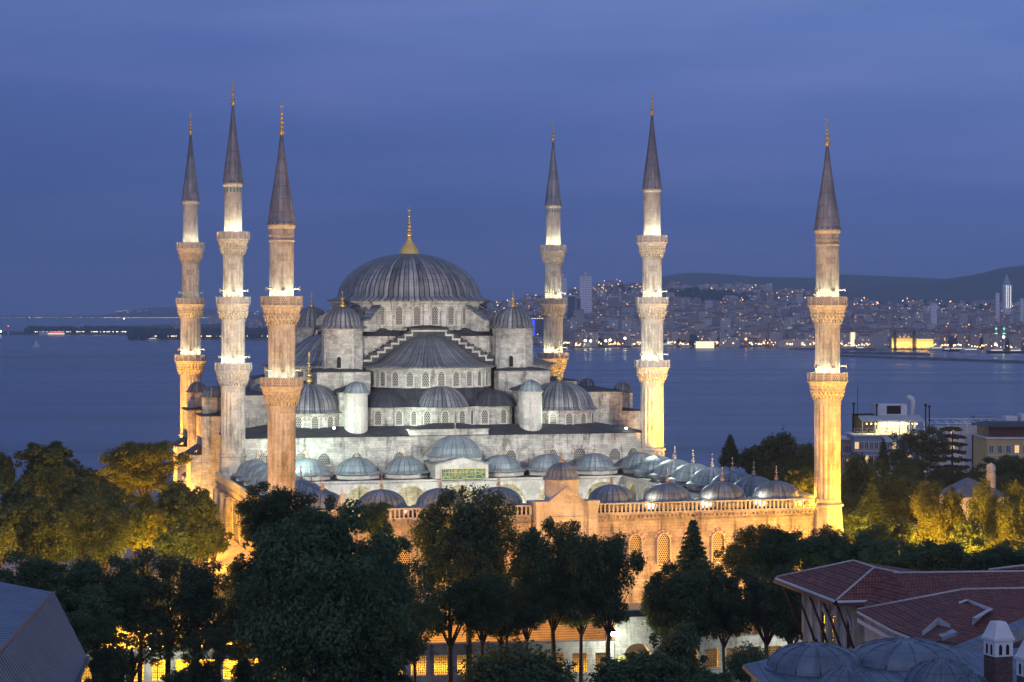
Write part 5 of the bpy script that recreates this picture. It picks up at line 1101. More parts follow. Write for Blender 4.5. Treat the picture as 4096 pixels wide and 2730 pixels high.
# boats
def boat(x,y,L,lab,kind,rz=0,group=None):
    d=H0*4994/(y-702); t=thing('boat' if kind!='sail' else 'sailboat',dirp(x,d,0),rz,lab,'boat' if kind!='sail' else 'sailboat',group); b=MB(); W_=L*.2
    hull=[(-L/2,-W_*.8),(L*.3,-W_),(L/2,0),(L*.3,W_),(-L/2,W_*.8)]; low=[(px*.92,py*.7) for px,py in hull]; b.frustum(low,-.5,hull,L*.08+.6,cap=True)
    b.build('hull',['white_trim' if kind!='dark' else 'iron'],t)
    if kind=='sail':
        b=MB(); b.tube([(0,0,1),(0,0,L*1.25)],.15,5); b.face([(0,0,1.5),(0,0,L*1.2),(-L*.42,0,1.8)]); b.face([(.3,.1,1.2),(.3,.1,L*1.0),(L*.42,.1,1.2)]); b.build('sail',['white_trim'],t)
    else:
        b=MB(); b.box(-L*.35,L*.22,-W_*.7,W_*.7,L*.08+.6,L*.08+3.6); b.box(-L*.15,L*.15,-W_*.5,W_*.5,L*.08+3.6,L*.08+6.0); b.build('cabin',['white_trim'],t)
        b=MB(); 
        b.box(-L*.33,L*.2,-W_*.7-.1,-W_*.7,L*.08+1.6,L*.08+2.4,0,0,True)
        b.build('cabin_lights',['lit_white'],t); b=MB(); b.tube([(-L*.05,0,L*.08+6),(-L*.05,0,L*.08+12)],.18,5); b.build('mast',['white_trim'],t)
boat(84,799,13,'small sailboat with pale sail alone on the left water','sail')
for x,y,L,lab,k in ((1622,795,36,'brightly lit white ferry at the far quay','f'),(1535,797,34,'white ferry moored left of the lit ferry','f'),(1508,797,22,'small moored boat right of the three balcony minaret','f'),(1575,797,24,'white boat between the two ferries','f'),(2148+6,806,32,'ferry moored before the golden station, left one','f'),(2085-25,803,20,'small boat at the corner of the golden station','f'),(2200,808,34,'dark hulled work boat right of the golden station','dark'),(2232,810,36,'white tug beside the work boat','f'),(2292,812,34,'dark hulled cargo boat under the green lit minarets','dark'),(2335,812,30,'dark barge at the far right quay','dark'),(1978,804,20,'thin boat with a sail like crane near the breakwater','f'),(2178,807,18,'small red hulled boat between ferry and work boat','dark'),(1880+68,800,26,'white boat right of the right minaret','f'),(353,783,26,'motor yacht moored at the left breakwater tip','f')):
    boat(x,y,L,lab,k,.05)
# ================================================================ hotels on the right
def window_rows(b,x0,x1,z0,rows,dz,n,w,h,y,m):
    for r in range(rows):
        for i in range(n):
            x=x0+(x1-x0)*(i+.5)/n; b.box(x-w/2-.12,x+w/2+.12,y-.1,y,z0+r*dz-.12,z0+r*dz+h+.12,1); b.box(x-w/2,x+w/2,y-.13,y-.1,z0+r*dz,z0+r*dz+h,m[(i*7+r*3)%len(m)])
M['lit_win']=emis('lit_window',(1,.62,.25),1.1); M['dim_win']=NT('dim_window',(.10,.12,.15),.3).m
def hotel(x0,x1,ytop,Y,col,label,rz,rows,nw,depth=12,extra=0):
    p0,p1=PD(x0,ytop,Y),PD(x1,ytop,Y); w=p1.x-p0.x; zt=p0.z; base=gz(0,Y)-4; t=thing('hotel',(p0.x,Y,0),rz,label,'building'); b=MB(); b.box(0,w,0,depth,base,zt,0); b.box(-.3,w+.3,-.3,depth+.3,zt,zt+.35,1,1,True); b.box(-.1,w+.1,-.12,0,zt-3.6,zt-3.4,1,1,True)
    b.build('wall',[col,'white_trim'],t)
    for r in range(rows):
        for i in range(nw):
            g=MB(); xx=w*(i+.5)/nw; z=zt-3.0-r*3.2; g.box(xx-.55,xx+.55,-.14,0,z-.1,z+1.7,0); g.box(xx-.44,xx-.04,-.17,-.14,z,z+1.6,1); g.box(xx+.04,xx+.44,-.17,-.14,z,z+1.6,1); f=g.build('window',['white_trim','lit_win' if (i*5+r*2+extra)%6==0 else 'dim_win'],t)
    return t,p0,w,zt
bl=plain('blue_plaster',(.20,.26,.38),.85,0,.1,.3); pa=plain('aqua_plaster',(.38,.52,.56),.85,0,.1,.3); pw=plain('white_plaster',(.60,.56,.56),.85,0,.1,.3); yw=plain('yellow_plaster',(.50,.37,.17),.85,0,.12,.3); bp=plain('brown_plaster',(.28,.22,.19),.85,0,.12,.3)
t,p0,w,zt=hotel(1963,2030,1003,520,bl,'blue hotel wing with a glowing rooftop restaurant','0' and 0,4,6)
t2,q0,w2,zt2=hotel(2030,2130,1003,519,pa,'pale aqua hotel front behind the cypress, right of the blue wing',0,4,6,14,1)
hotel(2143,2216,1006,545,pw,'white hotel with a vertical lit sign behind the cedar',0,4,4,14,2)
t4,y0_,w4,zt4=hotel(2268,2385,1009,470,yw,'yellow house with a dark wooden top floor at the right edge',0,2,6,14,3)
b=MB(); b.box(.6,w4,.8,13,zt4+.35,zt4+2.6,0); b.frustum([(-.6,-.6),(w4+1,-.6),(w4+1,14),(-.6,14)],zt4+2.6,[(2,3),(w4,3),(w4,11),(2,11)],zt4+3.3,1,cap=True); b.build('top_floor',['timber_brown','lead_flat'],t4)
hotel(1936,1963,1011,526,bp,'narrow brown house left of the blue hotel wing',0,3,3,10,5)
# rooftop restaurant
tr_=thing('rooftop_restaurant',(p0.x,520,zt+.36),0,'lit rooftop terrace with awning frames and glass railing on the blue hotel','terrace'); wt_=w+w2*.95; b=MB()
for i in range(12): x=wt_*i/11; b.tube([(x,.1,0),(x,.1,1.5)],.05,5)
b.tube([(0,.1,1.5),(wt_,.1,1.5)],.05,5); b.build('railing',['white_trim'],tr_); b=MB()
for x in np.linspace(wt_*.12,wt_,6): b.tube([(x,.6,0),(x,.6,3.2)],.12,5); b.tube([(x,.6,3.2),(x,7,4.2)],.12,5)
b.tube([(wt_*.12,.6,3.2),(wt_,.6,3.2)],.14,5); b.build('awning_frame',['white_trim'],tr_); b=MB(); [b.box(wt_*(.15+.85*q/12),wt_*(.15+.85*(q+.2+.55*((q*7)%5)/5)/12),7.5,8,.6*((q*3)%2),2.2+.7*((q*5)%3)/2,0,0,True) for q in range(12)]; b.build('glowing_wall',[emis('restaurant_wall',(1,.78,.3),.9)],tr_)
b=MB(); b.face([(wt_*.12,.5,3.35),(wt_,.5,3.35),(wt_,7.5,4.4),(wt_*.12,7.5,4.4)]); b.build('awning',['plaster_grey'],tr_)
for i in range(12):
    b=MB(); b.lathe([(.01,-.16),(.16,0),(.01,.16)],8); b.build('lamp_globe',[M.setdefault('globe',emis('globe',(1,.85,.4),14))],tr_,(wt_*(.2+.065*i),2.5,2.5))
for i in range(9):
    b=MB(); b.lathe([(.05,0),(.05,.7),(.5,.72),(.5,.78)],8); b.build('table',['white_trim'],tr_,(wt_*(.06+.1*i),1.6+.5*(i%2),0))
for k in range(3): lamp('POINT','terrace_light',Vector((p0.x+wt_*(.3+.25*k),523.5,zt+3)),900,(1,.75,.3),r=.3)
tk=thing('rooftop_plant',(p0.x+wt_*.38,527,zt+4.4),0,'white rooftop plant room with bent duct and black flues','rooftop plant'); b=MB(); b.box(0,7.5,0,5,-4,2.9,0); b.box(2.6,6,-.05,0,.6,2.6,1); b.build('plant_room',['white_trim','dark'],tk); b=MB(); b.tube([(8.9,0,-1),(8.9,0,3.6),(8.7,0,4.3),(8.2,0,4.6),(7.5,0,4.5)],.62,10); b.tube([(4,-.8,-.5),(8.5,-.8,-.5)],.35,8); b.build('duct',['white_trim'],tk)
for x,h in ((-5.6,2.9),(0.0,2.6),(11.8,2.6),(12.7,2.2)): b=MB(); b.tube([(x,-1,-3),(x,-1,h),(x,-1,h+.01),(x,-1,h+.5)],[.17,.17,.32,.32],8); b.build('flue',['iron'],tk)
b=MB(); b.tube([(-4.5,0,-3),(-4.5,0,7.6)],.07,5); b.build('antenna',['iron'],tk); b=MB(); b.box(-5.2,-.3,-.2,4,-4,.5); b.build('dark_housing',['dark'],tk)
pg=PD(2165,955,540); tg=thing('pergola',(pg.x,540,PD(0,1005,545).z+.4),.0,'white slatted pergola on the roof of the white hotel','pergola'); b=MB()
for i in range(9): b.tube([(-3+i*2.3,0,3.3),(-3+i*2.3,8,4.0)],.16,5)
b.tube([(-3.2,0,3.3),(15.6,0,3.3)],.16,5); b.tube([(-3.2,8,4.0),(15.6,8,4.0)],.16,5)
for i in range(5): b.tube([(-3+i*4.6,0,0),(-3+i*4.6,0,3.3)],.14,5)
b.build('frame',['white_trim'],tg); b=MB(); b.box(2,15.5,6,8,0,2.4); b.build('back_room',['plaster_grey'],tg)
pg=PD(2240,1006,560); th_=thing('roof_sheds',(pg.x,560,pg.z),0,'cluttered grey and blue rooftop sheds and tanks above the yellow house','rooftop plant'); b=MB()
for x,w_,h,m_ in ((-4,3.2,4.4,0),(0,5,5.6,1),(5.5,6,4.2,0),(12,4,6.0,2),(16,8,4.6,1),(8,3,5.4,2),(-10,5,2.8,0)): b.box(x,x+w_,0,5,-26,h,m_)
for i in range(12): b.tube([(13+i*.9,0,4.5),(13+i*.9,0,7.6)],.05,4)
b.tube([(13,0,7.6),(23,0,7.6)],.06,4); b.build('sheds',['plaster_grey',bl,'white_trim'],th_)
sg=MB(); 
tx=bpy.data.curves.new('hotel_sign','FONT'); tx.body='P\na\nl\na\nc\ne'; tx.size=1.5; tx.align_x='CENTER'; tx.space_line=.62; tx.extrude=.05; o0=bpy.data.objects.new('hotel_sign',tx); tx.materials.append(emis('sign_warm',(1,.45,.2),2.2)); me_=bpy.data.meshes.new_from_object(o0); bpy.data.objects.remove(o0); o=link('hotel_sign',me_); pp=PD(2188,996,544.6); o.location=pp; o.rotation_euler=(pi/2,0,0); tag(o,'vertical orange lit sign on the white hotel wall','sign')
# small mosque with lead hip roof
pm=PD(2200,1108,330); t=thing('small_tomb',(pm.x,332,0),.1,'small stone building with a pale lead hip roof among the right hand trees','building'); zt=pm.z-.5; b=MB(); b.box(0,8.5,0,8,-2,zt-2.0,0); b.build('wall',['stone_clean'],t); b=MB(); b.frustum([(-.5,-.5),(9,-.5),(9,8.5),(-.5,8.5)],zt-2.0,[(3.2,3.5),(3.6,3.5),(3.6,4.5),(3.2,4.5)],zt+.6,0,.8,2,cap=True); b.build('roof',['lead_near'],t); put_window(t,win_meshes(1.3,2.6),5.5,0,zt-6,0)
pc=PD(2277,1063,335); t=thing('stone_chimney',(pc.x,335,0),0,'round pale stone chimney with domed cap beside the lead hip roof','chimney'); b=MB(); b.lathe([(.75,0),(.75,pc.z-2.2),(.85,pc.z-2.1),(.7,pc.z-1.9),(.7,pc.z-1.2),(.85,pc.z-1.1),(.6,pc.z-.4),(0,pc.z)],12); b.build('stack',['stone_clean'],t)
# ================================================================ trees
def leaf_mesh(name, lobes, N, size, seed, mat, flat=0.0):
    """N leaf sized quads on and inside a set of lobes (cx,cy,cz,r)"""
    r = np.random.default_rng(seed); lobes=np.array(lobes); w=lobes[:,3]**2; k=r.choice(len(lobes),N,p=w/w.sum()); d=r.normal(size=(N,3)); d/=np.linalg.norm(d,axis=1)[:,None]
    rad=lobes[k,3]*(.55+.5*r.random(N)**.7); st=r.random(N)<.10; rad[st]*=1.0+.35*r.random(st.sum()); rad*=1+.55*np.sin(d[:,0]*7+k)*np.sin(d[:,1]*6+k*3)*np.sin(d[:,2]*7+k*2); c=lobes[k,:3]+d*rad[:,None]*np.array([1,1,1-flat])
    n=d+r.normal(size=(N,3))*.7; n[:,2]+=.35; n/=np.linalg.norm(n,axis=1)[:,None]; t=np.cross(n,r.normal(size=(N,3))); t/=np.linalg.norm(t,axis=1)[:,None]; b=np.cross(n,t); s=size*(.55+.9*r.random(N))[:,None]
    V=np.empty((N,4,3)); V[:,0]=c-t*s; V[:,1]=c-b*s*.55; V[:,2]=c+t*s; V[:,3]=c+b*s*.55
    me=bpy.data.meshes.new(name); me.vertices.add(N*4); me.vertices.foreach_set('co',V.reshape(-1)); me.loops.add(N*4); me.loops.foreach_set('vertex_index',np.arange(N*4,dtype=np.int32)); me.polygons.add(N); me.polygons.foreach_set('loop_start',np.arange(0,N*4,4,dtype=np.int32)); me.polygons.foreach_set('loop_total',np.full(N,4,dtype=np.int32)); me.update(); me.validate(); me.materials.append(M[mat]); return me
def broad_lobes(seed, K=22, spread=.62, lo=.26, hi=.44):
    r=random.Random(seed); L=[]
    for i in range(K):
        a=r.random()*2*pi; z=r.uniform(-.95,.85); q=sqrt(max(.12,1-abs(z)**2.6))*spread*(.5+.65*r.random()); L.append((q*cos(a),q*sin(a),z*.72,r.uniform(lo,hi)))
    for i in range(K):
        a=r.random()*2*pi; z=r.uniform(-1.0,.95); q=sqrt(max(.12,1-abs(z)**2.4))*.86; L.append((q*1.06*cos(a),q*1.06*sin(a),z*.92,r.uniform(.07,.18)))
    L.append((0,0,-.1,.45)); return L
CROWN={}
for i in range(6): CROWN['b%d'%i]={m:None for m in ('leaf','leaf_lit','leaf_dark')}
def crown(kind, i, mat):
    key=(kind,i,mat)
    if key in CROWN: return CROWN[key]
    if kind=='b': me=leaf_mesh('crown',broad_lobes(10+i,[20,26,17,30,22,24][i]),15000,.058,30+i,mat)
    elif kind=='n': me=leaf_mesh('crown',broad_lobes(70+i,34,.68,.17,.33),42000,.027,60+i,mat)
    elif kind=='s': me=leaf_mesh('crown',broad_lobes(90+i,40,.74,.12,.24)[:-1],15000,.030,80+i,mat)
    elif kind=='h': me=leaf_mesh('crown',[(0,0,0,.72)]+[(.45*cos(a),.45*sin(a),-.1,.5) for a in (0,1.2,2.5,3.7,5)],12000,.045,5,mat)
    elif kind=='c': me=leaf_mesh('crown',[(0,0,-.8+.16*j,.30*(1-.075*j)) for j in range(12)],7000,.05,8,mat)
    elif kind=='f':
        L=[]; r=random.Random(4+i)
        for j in range(13):
            z=-.85+.14*j; R=.62*(1-j/13.5)
            for q in range(7): a=q*2*pi/7+j*.6+r.random()*.4; L+= [(R*f*cos(a),R*f*sin(a),z-.10*f,.055+.10*(1-j/14)*(1.2-f*.6)) for f in (.25,.6,.95)]
        L+=[(0,0,.98,.05)]; me=leaf_mesh('crown',L,14000,.04,9+i,mat,.55)
    elif kind=='k':   # cedar with flat tiers
        L=[]; r=random.Random(8)
        for j in range(7):
            z=-.75+.25*j; R=.85*(1-.09*j)
            for q in range(5): a=q*1.257+j*.8+r.random()*.5; L+= [(R*f*cos(a),R*f*sin(a),z-.06*f,.12) for f in (.3,.6,.9)]
        me=leaf_mesh('crown',L,9000,.045,12,mat,.72)
    CROWN[key]=me; return me
def tree(x, ytop, w, ybot, Y, kind='b', mat='leaf', label=None, group=None):
    pt_=PD(x,ytop,Y); pb=PD(x,ybot,Y); R=w/2*(4096/2353)/F*Y; hz=(pt_.z-pb.z)/2; cz=(pt_.z+pb.z)/2; g=gz(pt_.x,Y); i=int(x*7+Y)%6
    if kind in 'bns': s=(R*.93,R*.93,hz*.97)
    elif kind=='c': s=(R*3.1,R*3.1,hz*1.0)
    elif kind=='f': s=(R*1.55,R*1.55,hz*1.0)
    elif kind=='h': s=(R*1.05,R*1.05,hz*1.25)
    else: s=(R,R,hz*1.1)
    t=thing('tree' if kind!='h' else 'shrub',(pt_.x,Y,g),0,label,'tree' if kind!='h' else 'shrub',group)
    c=link('crown',crown(kind,i if kind in 'bnfs' else 0,mat),t,(0,0,cz-g),random.random()*6.28,s)
    b=MB(); r0=max(.12,min(.36,R*.052)); top=cz-g-(hz*.25 if kind in 'bns' else -hz*.7); lean=random.uniform(-.06,.06)*R
    hb=max(.5,pb.z-g); b.tube([(0,0,-.3),(lean*.3,0,hb*.5),(lean,lean,hb),(lean*1.4,lean,top)],[r0*1.35,r0,r0*.85,r0*.35],8)
    if kind in 'bns':
        for k in range(6):
            a=k*1.05+random.random()*.5; b.tube([(lean*.8,lean*.8,hb*.85+.25*k*.3),(R*.25*cos(a),R*.25*sin(a),hb+(top-hb)*.35+.2),(R*.55*cos(a),R*.55*sin(a),hb+(top-hb)*.8+.5)],[r0*.55,r0*.38,r0*.12],6)
    b.build('trunk',['bark'],t); return t
G_='dark trees along the street before the courtyard'
NEAR=[(745,1150,400,1640,188,'n','leaf_dark','largest dark broadleaf tree, filling the view left of centre'),(640,1102,190,1270,218,'n','leaf_dark','tree whose rounded top overlaps the foot of the nearest left minaret'),
(1078,1105,238,1400,234,'n','leaf_dark','tall round headed tree before the courtyard, left of the portal'),(1035,1240,200,1470,222,'n','leaf_dark','loose tree with a forked trunk below the tall round one'),
(1275,1182,190,1430,229,'n','leaf_dark','dense tree in front of the courtyard portal'),(1395,1218,170,1440,224,'n','leaf_dark','round crowned tree with a slanting trunk right of the portal'),
(865,1147,84,1240,240,'b','leaf_dark','small round tree top beside the stone obelisk'),(1592,1184,95,1340,237,'f','leaf_dark','dark conifer with a pointed top before the courtyard windows'),
(1590,1280,200,1480,226,'n','leaf_dark','spreading dark tree under the pointed conifer'),(1738,1197,190,1350,242,'b','leaf_dark','tree overlapping the last courtyard windows'),
(1760,1290,190,1465,222,'n','leaf_dark','dark tree left of the tiled building gable'),(1870,1212,150,1340,246,'b','leaf_dark','tree before the foot of the right hand minaret'),
(1960,1197,190,1340,250,'b','leaf_dark','dark tree right of the foot of the right hand minaret'),(2080,1232,210,1360,240,'n','leaf_dark','dark spreading tree behind the hipped tiled roof'),
(2215,1236,200,1360,236,'b','leaf_dark','dark tree behind the long tiled ridge'),(2330,1240,150,1350,238,'b','leaf_dark','dark tree at the right edge over the tiled ridge'),
(55,1262,230,1450,200,'n','leaf_dark','dark tree above the ribbed metal roof'),(215,1270,230,1470,205,'n','leaf_dark','second dark tree from the left, above the metal roof corner'),
(385,1250,230,1470,211,'n','leaf_dark','dark tree over the left street lamp'),(505,1290,170,1480,213,'b','leaf_dark','dark tree before the lean to canopy'),
(300,1400,230,1540,206,'b','leaf_dark','low dark tree left of the street lamp'),(180,1340,200,1500,195,'n','leaf_dark','broad dark tree behind the metal roof'),(560,1390,150,1520,216,'b','leaf_dark','thin low tree under the big dark one, left side'),
(900,1390,160,1540,206,'b','leaf_dark','low leafy tree under the big dark one, right side'),(1150,1380,110,1470,226,'b','leaf_dark','small tree before the orange timber shed'),(480,1440,130,1550,200,'b','leaf_dark','small tree right of the left street lamp'),
(1165,1300,130,1450,228,'n','leaf_dark','leafy tree between the tall round one and the portal tree'),(955,1330,120,1480,214,'b','leaf_dark','thin tree touching the right side of the largest tree'),(1335,1290,150,1445,231,'n','leaf_dark','tree filling the gap between the two portal trees'),
(1665,1320,130,1475,228,'n','leaf_dark','dark tree between the conifer tree and the courtyard end'),(1530,1330,110,1470,232,'b','leaf_dark','tree left below the pointed conifer'),(120,1400,200,1540,205,'n','leaf_dark','low spreading tree beside the metal roof'),
(450,1360,170,1500,214,'n','leaf_dark','tree behind the left street lamp, before the canopy'),(320,1310,190,1450,222,'n','leaf_dark','tree in the dark row over the left street lamp'),(570,1300,120,1450,226,'n','leaf_dark','tree squeezed between canopy and largest tree'),(860,1270,120,1420,224,'n','leaf_dark','tree peeking out right of the largest tree'),
(745,1140,165,1340,194,'n','leaf_dark','rounded top of the dark crowns left of centre'),(872,1215,175,1430,197,'n','leaf_dark','right shoulder of the dark crowns left of centre'),(640,1205,190,1420,203,'n','leaf_dark','left shoulder of the dark crowns left of centre'),(1210,1330,120,1455,224,'n','leaf_dark','leafy crown low between the two central trees'),(1110,1310,150,1460,220,'n','leaf_dark','low crown before the tall round tree'),
(1820,1330,150,1480,228,'n','leaf_dark','dark tree touching the tiled building gable'),(20,1340,160,1480,215,'n','leaf_dark','dark tree behind the ridge of the metal roof')]
for a in NEAR: tree(a[0],a[1],a[2]*1.12,a[3],a[4],'s' if (a[1]>1280 and a[0]<700) or a[0] in (385,1035,955,1165) else ('f' if a[5]=='f' else 'n'),a[6],label=a[7],group=G_)
BUSH=[(1190,1474,265,1620,206,'h','domed dark shrub tree at the bottom centre'),(1470,1500,240,1620,205,'b','leafy shrub below the stone gate'),(1555,1430,150,1600,214,'b','loose fir like shrub right of the stone gate'),(1722,1477,112,1575,200,'h','clipped round hedge left of the tiled building'),
(440,1512,150,1620,200,'b','dark shrub at the bottom edge right of the left lamp'),(585,1505,120,1620,204,'b','dark shrub under the big tree at the bottom edge'),(245,1480,110,1600,200,'b','dark shrub between metal roof and grilled wall'),(1640,1540,120,1610,196,'b','low shrub left of the round hedge'),(830,1470,240,1640,190,'b','dark shrub mass at the foot of the big tree')]
for x,yt,w,yb,Y,k,l in BUSH: tree(x,yt,w,yb,Y,k,'leaf_dark',l,'shrubs along the street')
MID=[(335,1010,215,1130,330,'n','leaf_lit','wide yellow lit tree against the sea, left of the mosque'),(105,1012,150,1120,345,'b','leaf_dark','round tree standing against the sea at the left'),(130,1050,95,1180,318,'b','leaf_lit','narrow yellow lit tree below the round one at the left'),(8,1040,55,1130,345,'b','leaf_dark','tree cut off by the left edge at the waterline'),
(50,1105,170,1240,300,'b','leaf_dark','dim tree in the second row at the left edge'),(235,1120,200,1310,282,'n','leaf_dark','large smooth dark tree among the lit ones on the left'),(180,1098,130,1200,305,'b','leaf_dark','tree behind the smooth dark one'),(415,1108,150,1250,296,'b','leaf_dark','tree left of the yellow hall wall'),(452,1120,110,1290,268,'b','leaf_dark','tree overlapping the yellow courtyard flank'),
(330,1130,120,1260,290,'b','leaf_lit','yellow lit tree beside the park path'),(95,1160,120,1290,262,'b','leaf_dark','small round dark tree on the left'),(0,1190,80,1290,280,'b','leaf_lit','yellow lit tree at the left edge'),(180,1065,110,1150,340,'b','leaf_dark','tree just under the sea line left of the wide lit tree'),
(1678,1000,50,1070,470,'c','leaf_dark','upright poplar between the small domes and the sea'),(1800,993,135,1110,455,'b','leaf_dark','dark tree left of the right hand minaret against the sea'),(1735,1012,95,1095,465,'b','leaf_dark','low dark tree right of the poplar'),(1853,1018,60,1100,450,'b','leaf_dark','tree touching the left side of the right hand minaret'),(1843,1072,85,1150,372,'b','leaf_lit','yellow lit tree by the glowing courtyard corner'),(1780,1062,90,1130,420,'b','leaf_dark','dark tree behind the last small domes'),
(1985,1040,120,1210,350,'b','leaf_dark','tree right of the right hand minaret, below the blue hotel'),(2085,1072,190,1210,378,'n','leaf_dark','broad dark tree below the hotels'),(2003,1100,90,1220,322,'f','leaf','drooping fir lit from below right of the glowing minaret'),(2150,1098,150,1295,296,'n','leaf_lit','bright yellow lit tree in the right hand park'),(2292,1092,150,1300,290,'n','leaf_lit','bright yellow lit tree near the right edge'),
(2030,1010,32,1085,445,'c','leaf_dark','slim dark cypress before the blue hotel'),(2078,1040,26,1085,440,'c','leaf_dark','smaller cypress before the aqua hotel'),(2110,976,160,1090,430,'s','leaf_dark','dark open tree rising in front of the aqua hotel'),(2186,972,120,1100,436,'k','leaf_dark','flat tiered cedar before the white hotel'),(2312,1044,140,1130,425,'b','leaf_dark','dark pine crown before the yellow house'),(2225,1072,110,1150,400,'b','leaf_dark','dark tree behind the lead hip roof'),
(2190,1120,90,1210,350,'b','leaf_dark','dark tree left of the lead hip roof'),(2060,1190,120,1290,285,'b','leaf','half lit tree left of the bright yellow one'),(2225,1190,90,1300,284,'b','leaf_dark','tree between the two bright yellow ones'),(2345,1130,60,1240,330,'b','leaf','tree at the right edge behind the bright yellow one'),(1960,1130,90,1240,320,'b','leaf_dark','tree touching the right side of the glowing minaret'),(2050,1110,110,1200,352,'b','leaf_dark','shadowy tree behind the drooping fir'),
(490,1180,90,1280,276,'b','leaf','small tree against the yellow courtyard flank'),(130,1200,100,1300,300,'b','leaf_dark','tree in the dark middle of the left park'),(400,1200,110,1310,262,'b','leaf_dark','dark tree before the park path')]
for a in MID: tree(*a[:7],label=a[7],group='park trees round the mosque')
r_=random.Random(3)
for i in range(26):
    x=r_.choice((r_.uniform(-20,470),r_.uniform(1930,2370))); Y=r_.uniform(300,420); yt=1222/ (4096/2353)+(EYE-r_.uniform(9,13)-gz(0,Y))/Y*F/(4096/2353)
    tree(x,yt,r_.uniform(80,120),yt+r_.uniform(70,95),Y,'b','leaf_dark','low filler tree in the shade of the park behind the taller ones','shaded park trees')
# ================================================================ floodlights
WHT=(1.0,.94,.62); GRN=(.80,1.0,.80); YEL=(1.0,.45,.02); ORG=(1.0,.56,.22); WRM=(1,.80,.50)
def shaft_lights(u,v,zb,r,R,pw,col=WHT,angs=(-100,-20,-170,60),lens=True):
    for a in (-165,-125,-85,-45,-5,60,120):
        a=radians(a); rr=R-.3; p=Lw(u+rr*cos(a),v+rr*sin(a),zb-.75); q=Lw(u+(r*.8)*cos(a),v+(r*.8)*sin(a),zb+5.2)
        lamp('SPOT','balcony_floodlight',p,pw,col,to=q,ang=95,blend=1,r=.45)
PW=430
for (u,v) in ((-36,0),(-36,62.3),(36,62.3),(36,0)):
    for i,zb in enumerate(HALL_B):
        k=1.0
        if (u,v)==(-36,62.3) and i==1: k=.12
        if (u,v)==(-36,62.3) and i==2: k=.5
        shaft_lights(u,v,zb,RS3[i+1],RB3[i],PW*k)
for u in (-38.7,38.7):
    for i,zb in enumerate(CRT_B): shaft_lights(u,-70,zb,[1.78,1.62][i],[2.78,2.72][i],PW*(.55 if u<0 and i==0 else .9),WHT if u>0 else (1,1,.72))
def flood(pos,to,pw,col,ang=80,fix=False,label=None,r=.4):
    lamp('SPOT','floodlight',pos,pw,col,to=to,ang=ang,blend=1,r=r)
    if fix:
        t=thing('floodlight',pos,0,label,'floodlight','floodlights on the roofs'); b=MB(); b.box(-.22,.22,-.15,.2,-.2,.2); b.build('housing',['iron'],t); b=MB(); b.box(-.16,.16,-.2,-.15,-.14,.14); b.build('lens',[M.setdefault('lens',emis('lens',(1,.95,.75),25))],t)
# broad wash on every minaret from the roofs below
for (u,v,fu,fv,c_,p_) in ((-36,0,-20,-55,(1,.95,.80),.75),(-36,62.3,-70,20,(1,.62,.28),1.1),(36,62.3,14,18,(1,.90,.66),.9),(36,0,30,-45,(1,.84,.58),.9),(-38.7,-70,-30,-110,(.97,1,.82),.6),(38.7,-70,20,-112,(1,.74,.42),.95)):
    for zt_,k_ in ((30,1.0),(48,1.5)): lamp('SPOT','wash_light',Lw(fu,fv,8 if abs(fv)>60 or fv==20 else 16),38000*p_*k_,c_,to=Lw(u,v,zt_),ang=26,blend=1,r=.5)
for x_,Y_,tx_,ty_,tY_,p_ in ((270,300,335,1050,330,20000),(400,306,345,1050,330,6000),(128,300,130,1090,318,7000)):
    p=PD(x_,1200,Y_); p.z=1.5; lamp('SPOT','tree_uplight',p,p_,(1,.5,.03),to=PD(tx_,ty_,tY_),ang=62,blend=1,r=.4)
# general white light on the hall: masts and minaret balconies aimed at it
flood(Lw(-38.7,-66.5,32.5),Lw(-4,18,27),40000,(1,.99,.90),70); flood(Lw(38.7,-66.5,32.5),Lw(8,22,30),33000,(1,.95,.84),70)
flood(Lw(-38,-66.5,32.5),Lw(-20,0,20),9000,(.9,1,.9),60); flood(Lw(37,-66.5,32.5),Lw(20,0,20),9000,(.95,1,.9),60)
# greenish floods of the left roof
flood(Lw(-19.5,-1.2,20.8),Lw(-14,3,24),500,GRN,110,True,'twin roof floodlight beside the left stair turret'); flood(Lw(-28.3,-12,16.5),Lw(-27,0,17),1500,(.78,1,.85),100)
flood(Lw(-34,-13,19),Lw(-22,0,17),4200,(.72,1,.84),70); flood(Lw(-9,-1.5,21),Lw(-2,3,23),700,GRN,110); flood(Lw(31,-1.0,20.0),Lw(34,6,22),500,WHT,120,True,'small bright floodlight on the hall roof edge near the right minaret')
flood(Lw(33.4,17,23.4),Lw(16,10,26),2500,(1,.85,.65),80); flood(Lw(20,2,21.2),Lw(15,4,24),400,GRN,110)
# courtyard: cool light over the domes, warm light in the arcades
flood(Lw(33,-2,24),Lw(31,-45,13),4200,GRN,80); flood(Lw(6,-24,24),Lw(0,-4,15),500,(.9,1,.85),110)
for u in (-24.4,-16.3,-8.15,0,8.15,16.3,24.4): lamp('POINT','arcade_light',Lw(u,-4.2,7.5),260,(1,.92,.55),r=.3)
for v in (-14,-31,-48): lamp('POINT','arcade_light',Lw(32.5,v,7.5),260,(1,.9,.5),r=.3)
flood(Lw(0,-34,1),Lw(0,-6,10),2000,(.85,1,.85),110); flood(Lw(0,-30,1),Lw(28,-35,10),3000,(.85,1,.85),110)
for u in (12.2,20.4,28.5): flood(Lw(u,-68.6,13.2),Lw(u+2.4,-66,15.5),700,(1,.82,.62),120)
flood(Lw(34.4,-69.2,13.5),Lw(37.3,-70.3,21),26000,(1,.50,.05),62); lamp('POINT','corner_light',Lw(35.8,-69.0,13.3),1300,YEL,r=.25)
for u in (-14,-22,-8): flood(Lw(u,-68.6,13.2),Lw(u+2,-66,15.5),300,(1,.6,.35),120)
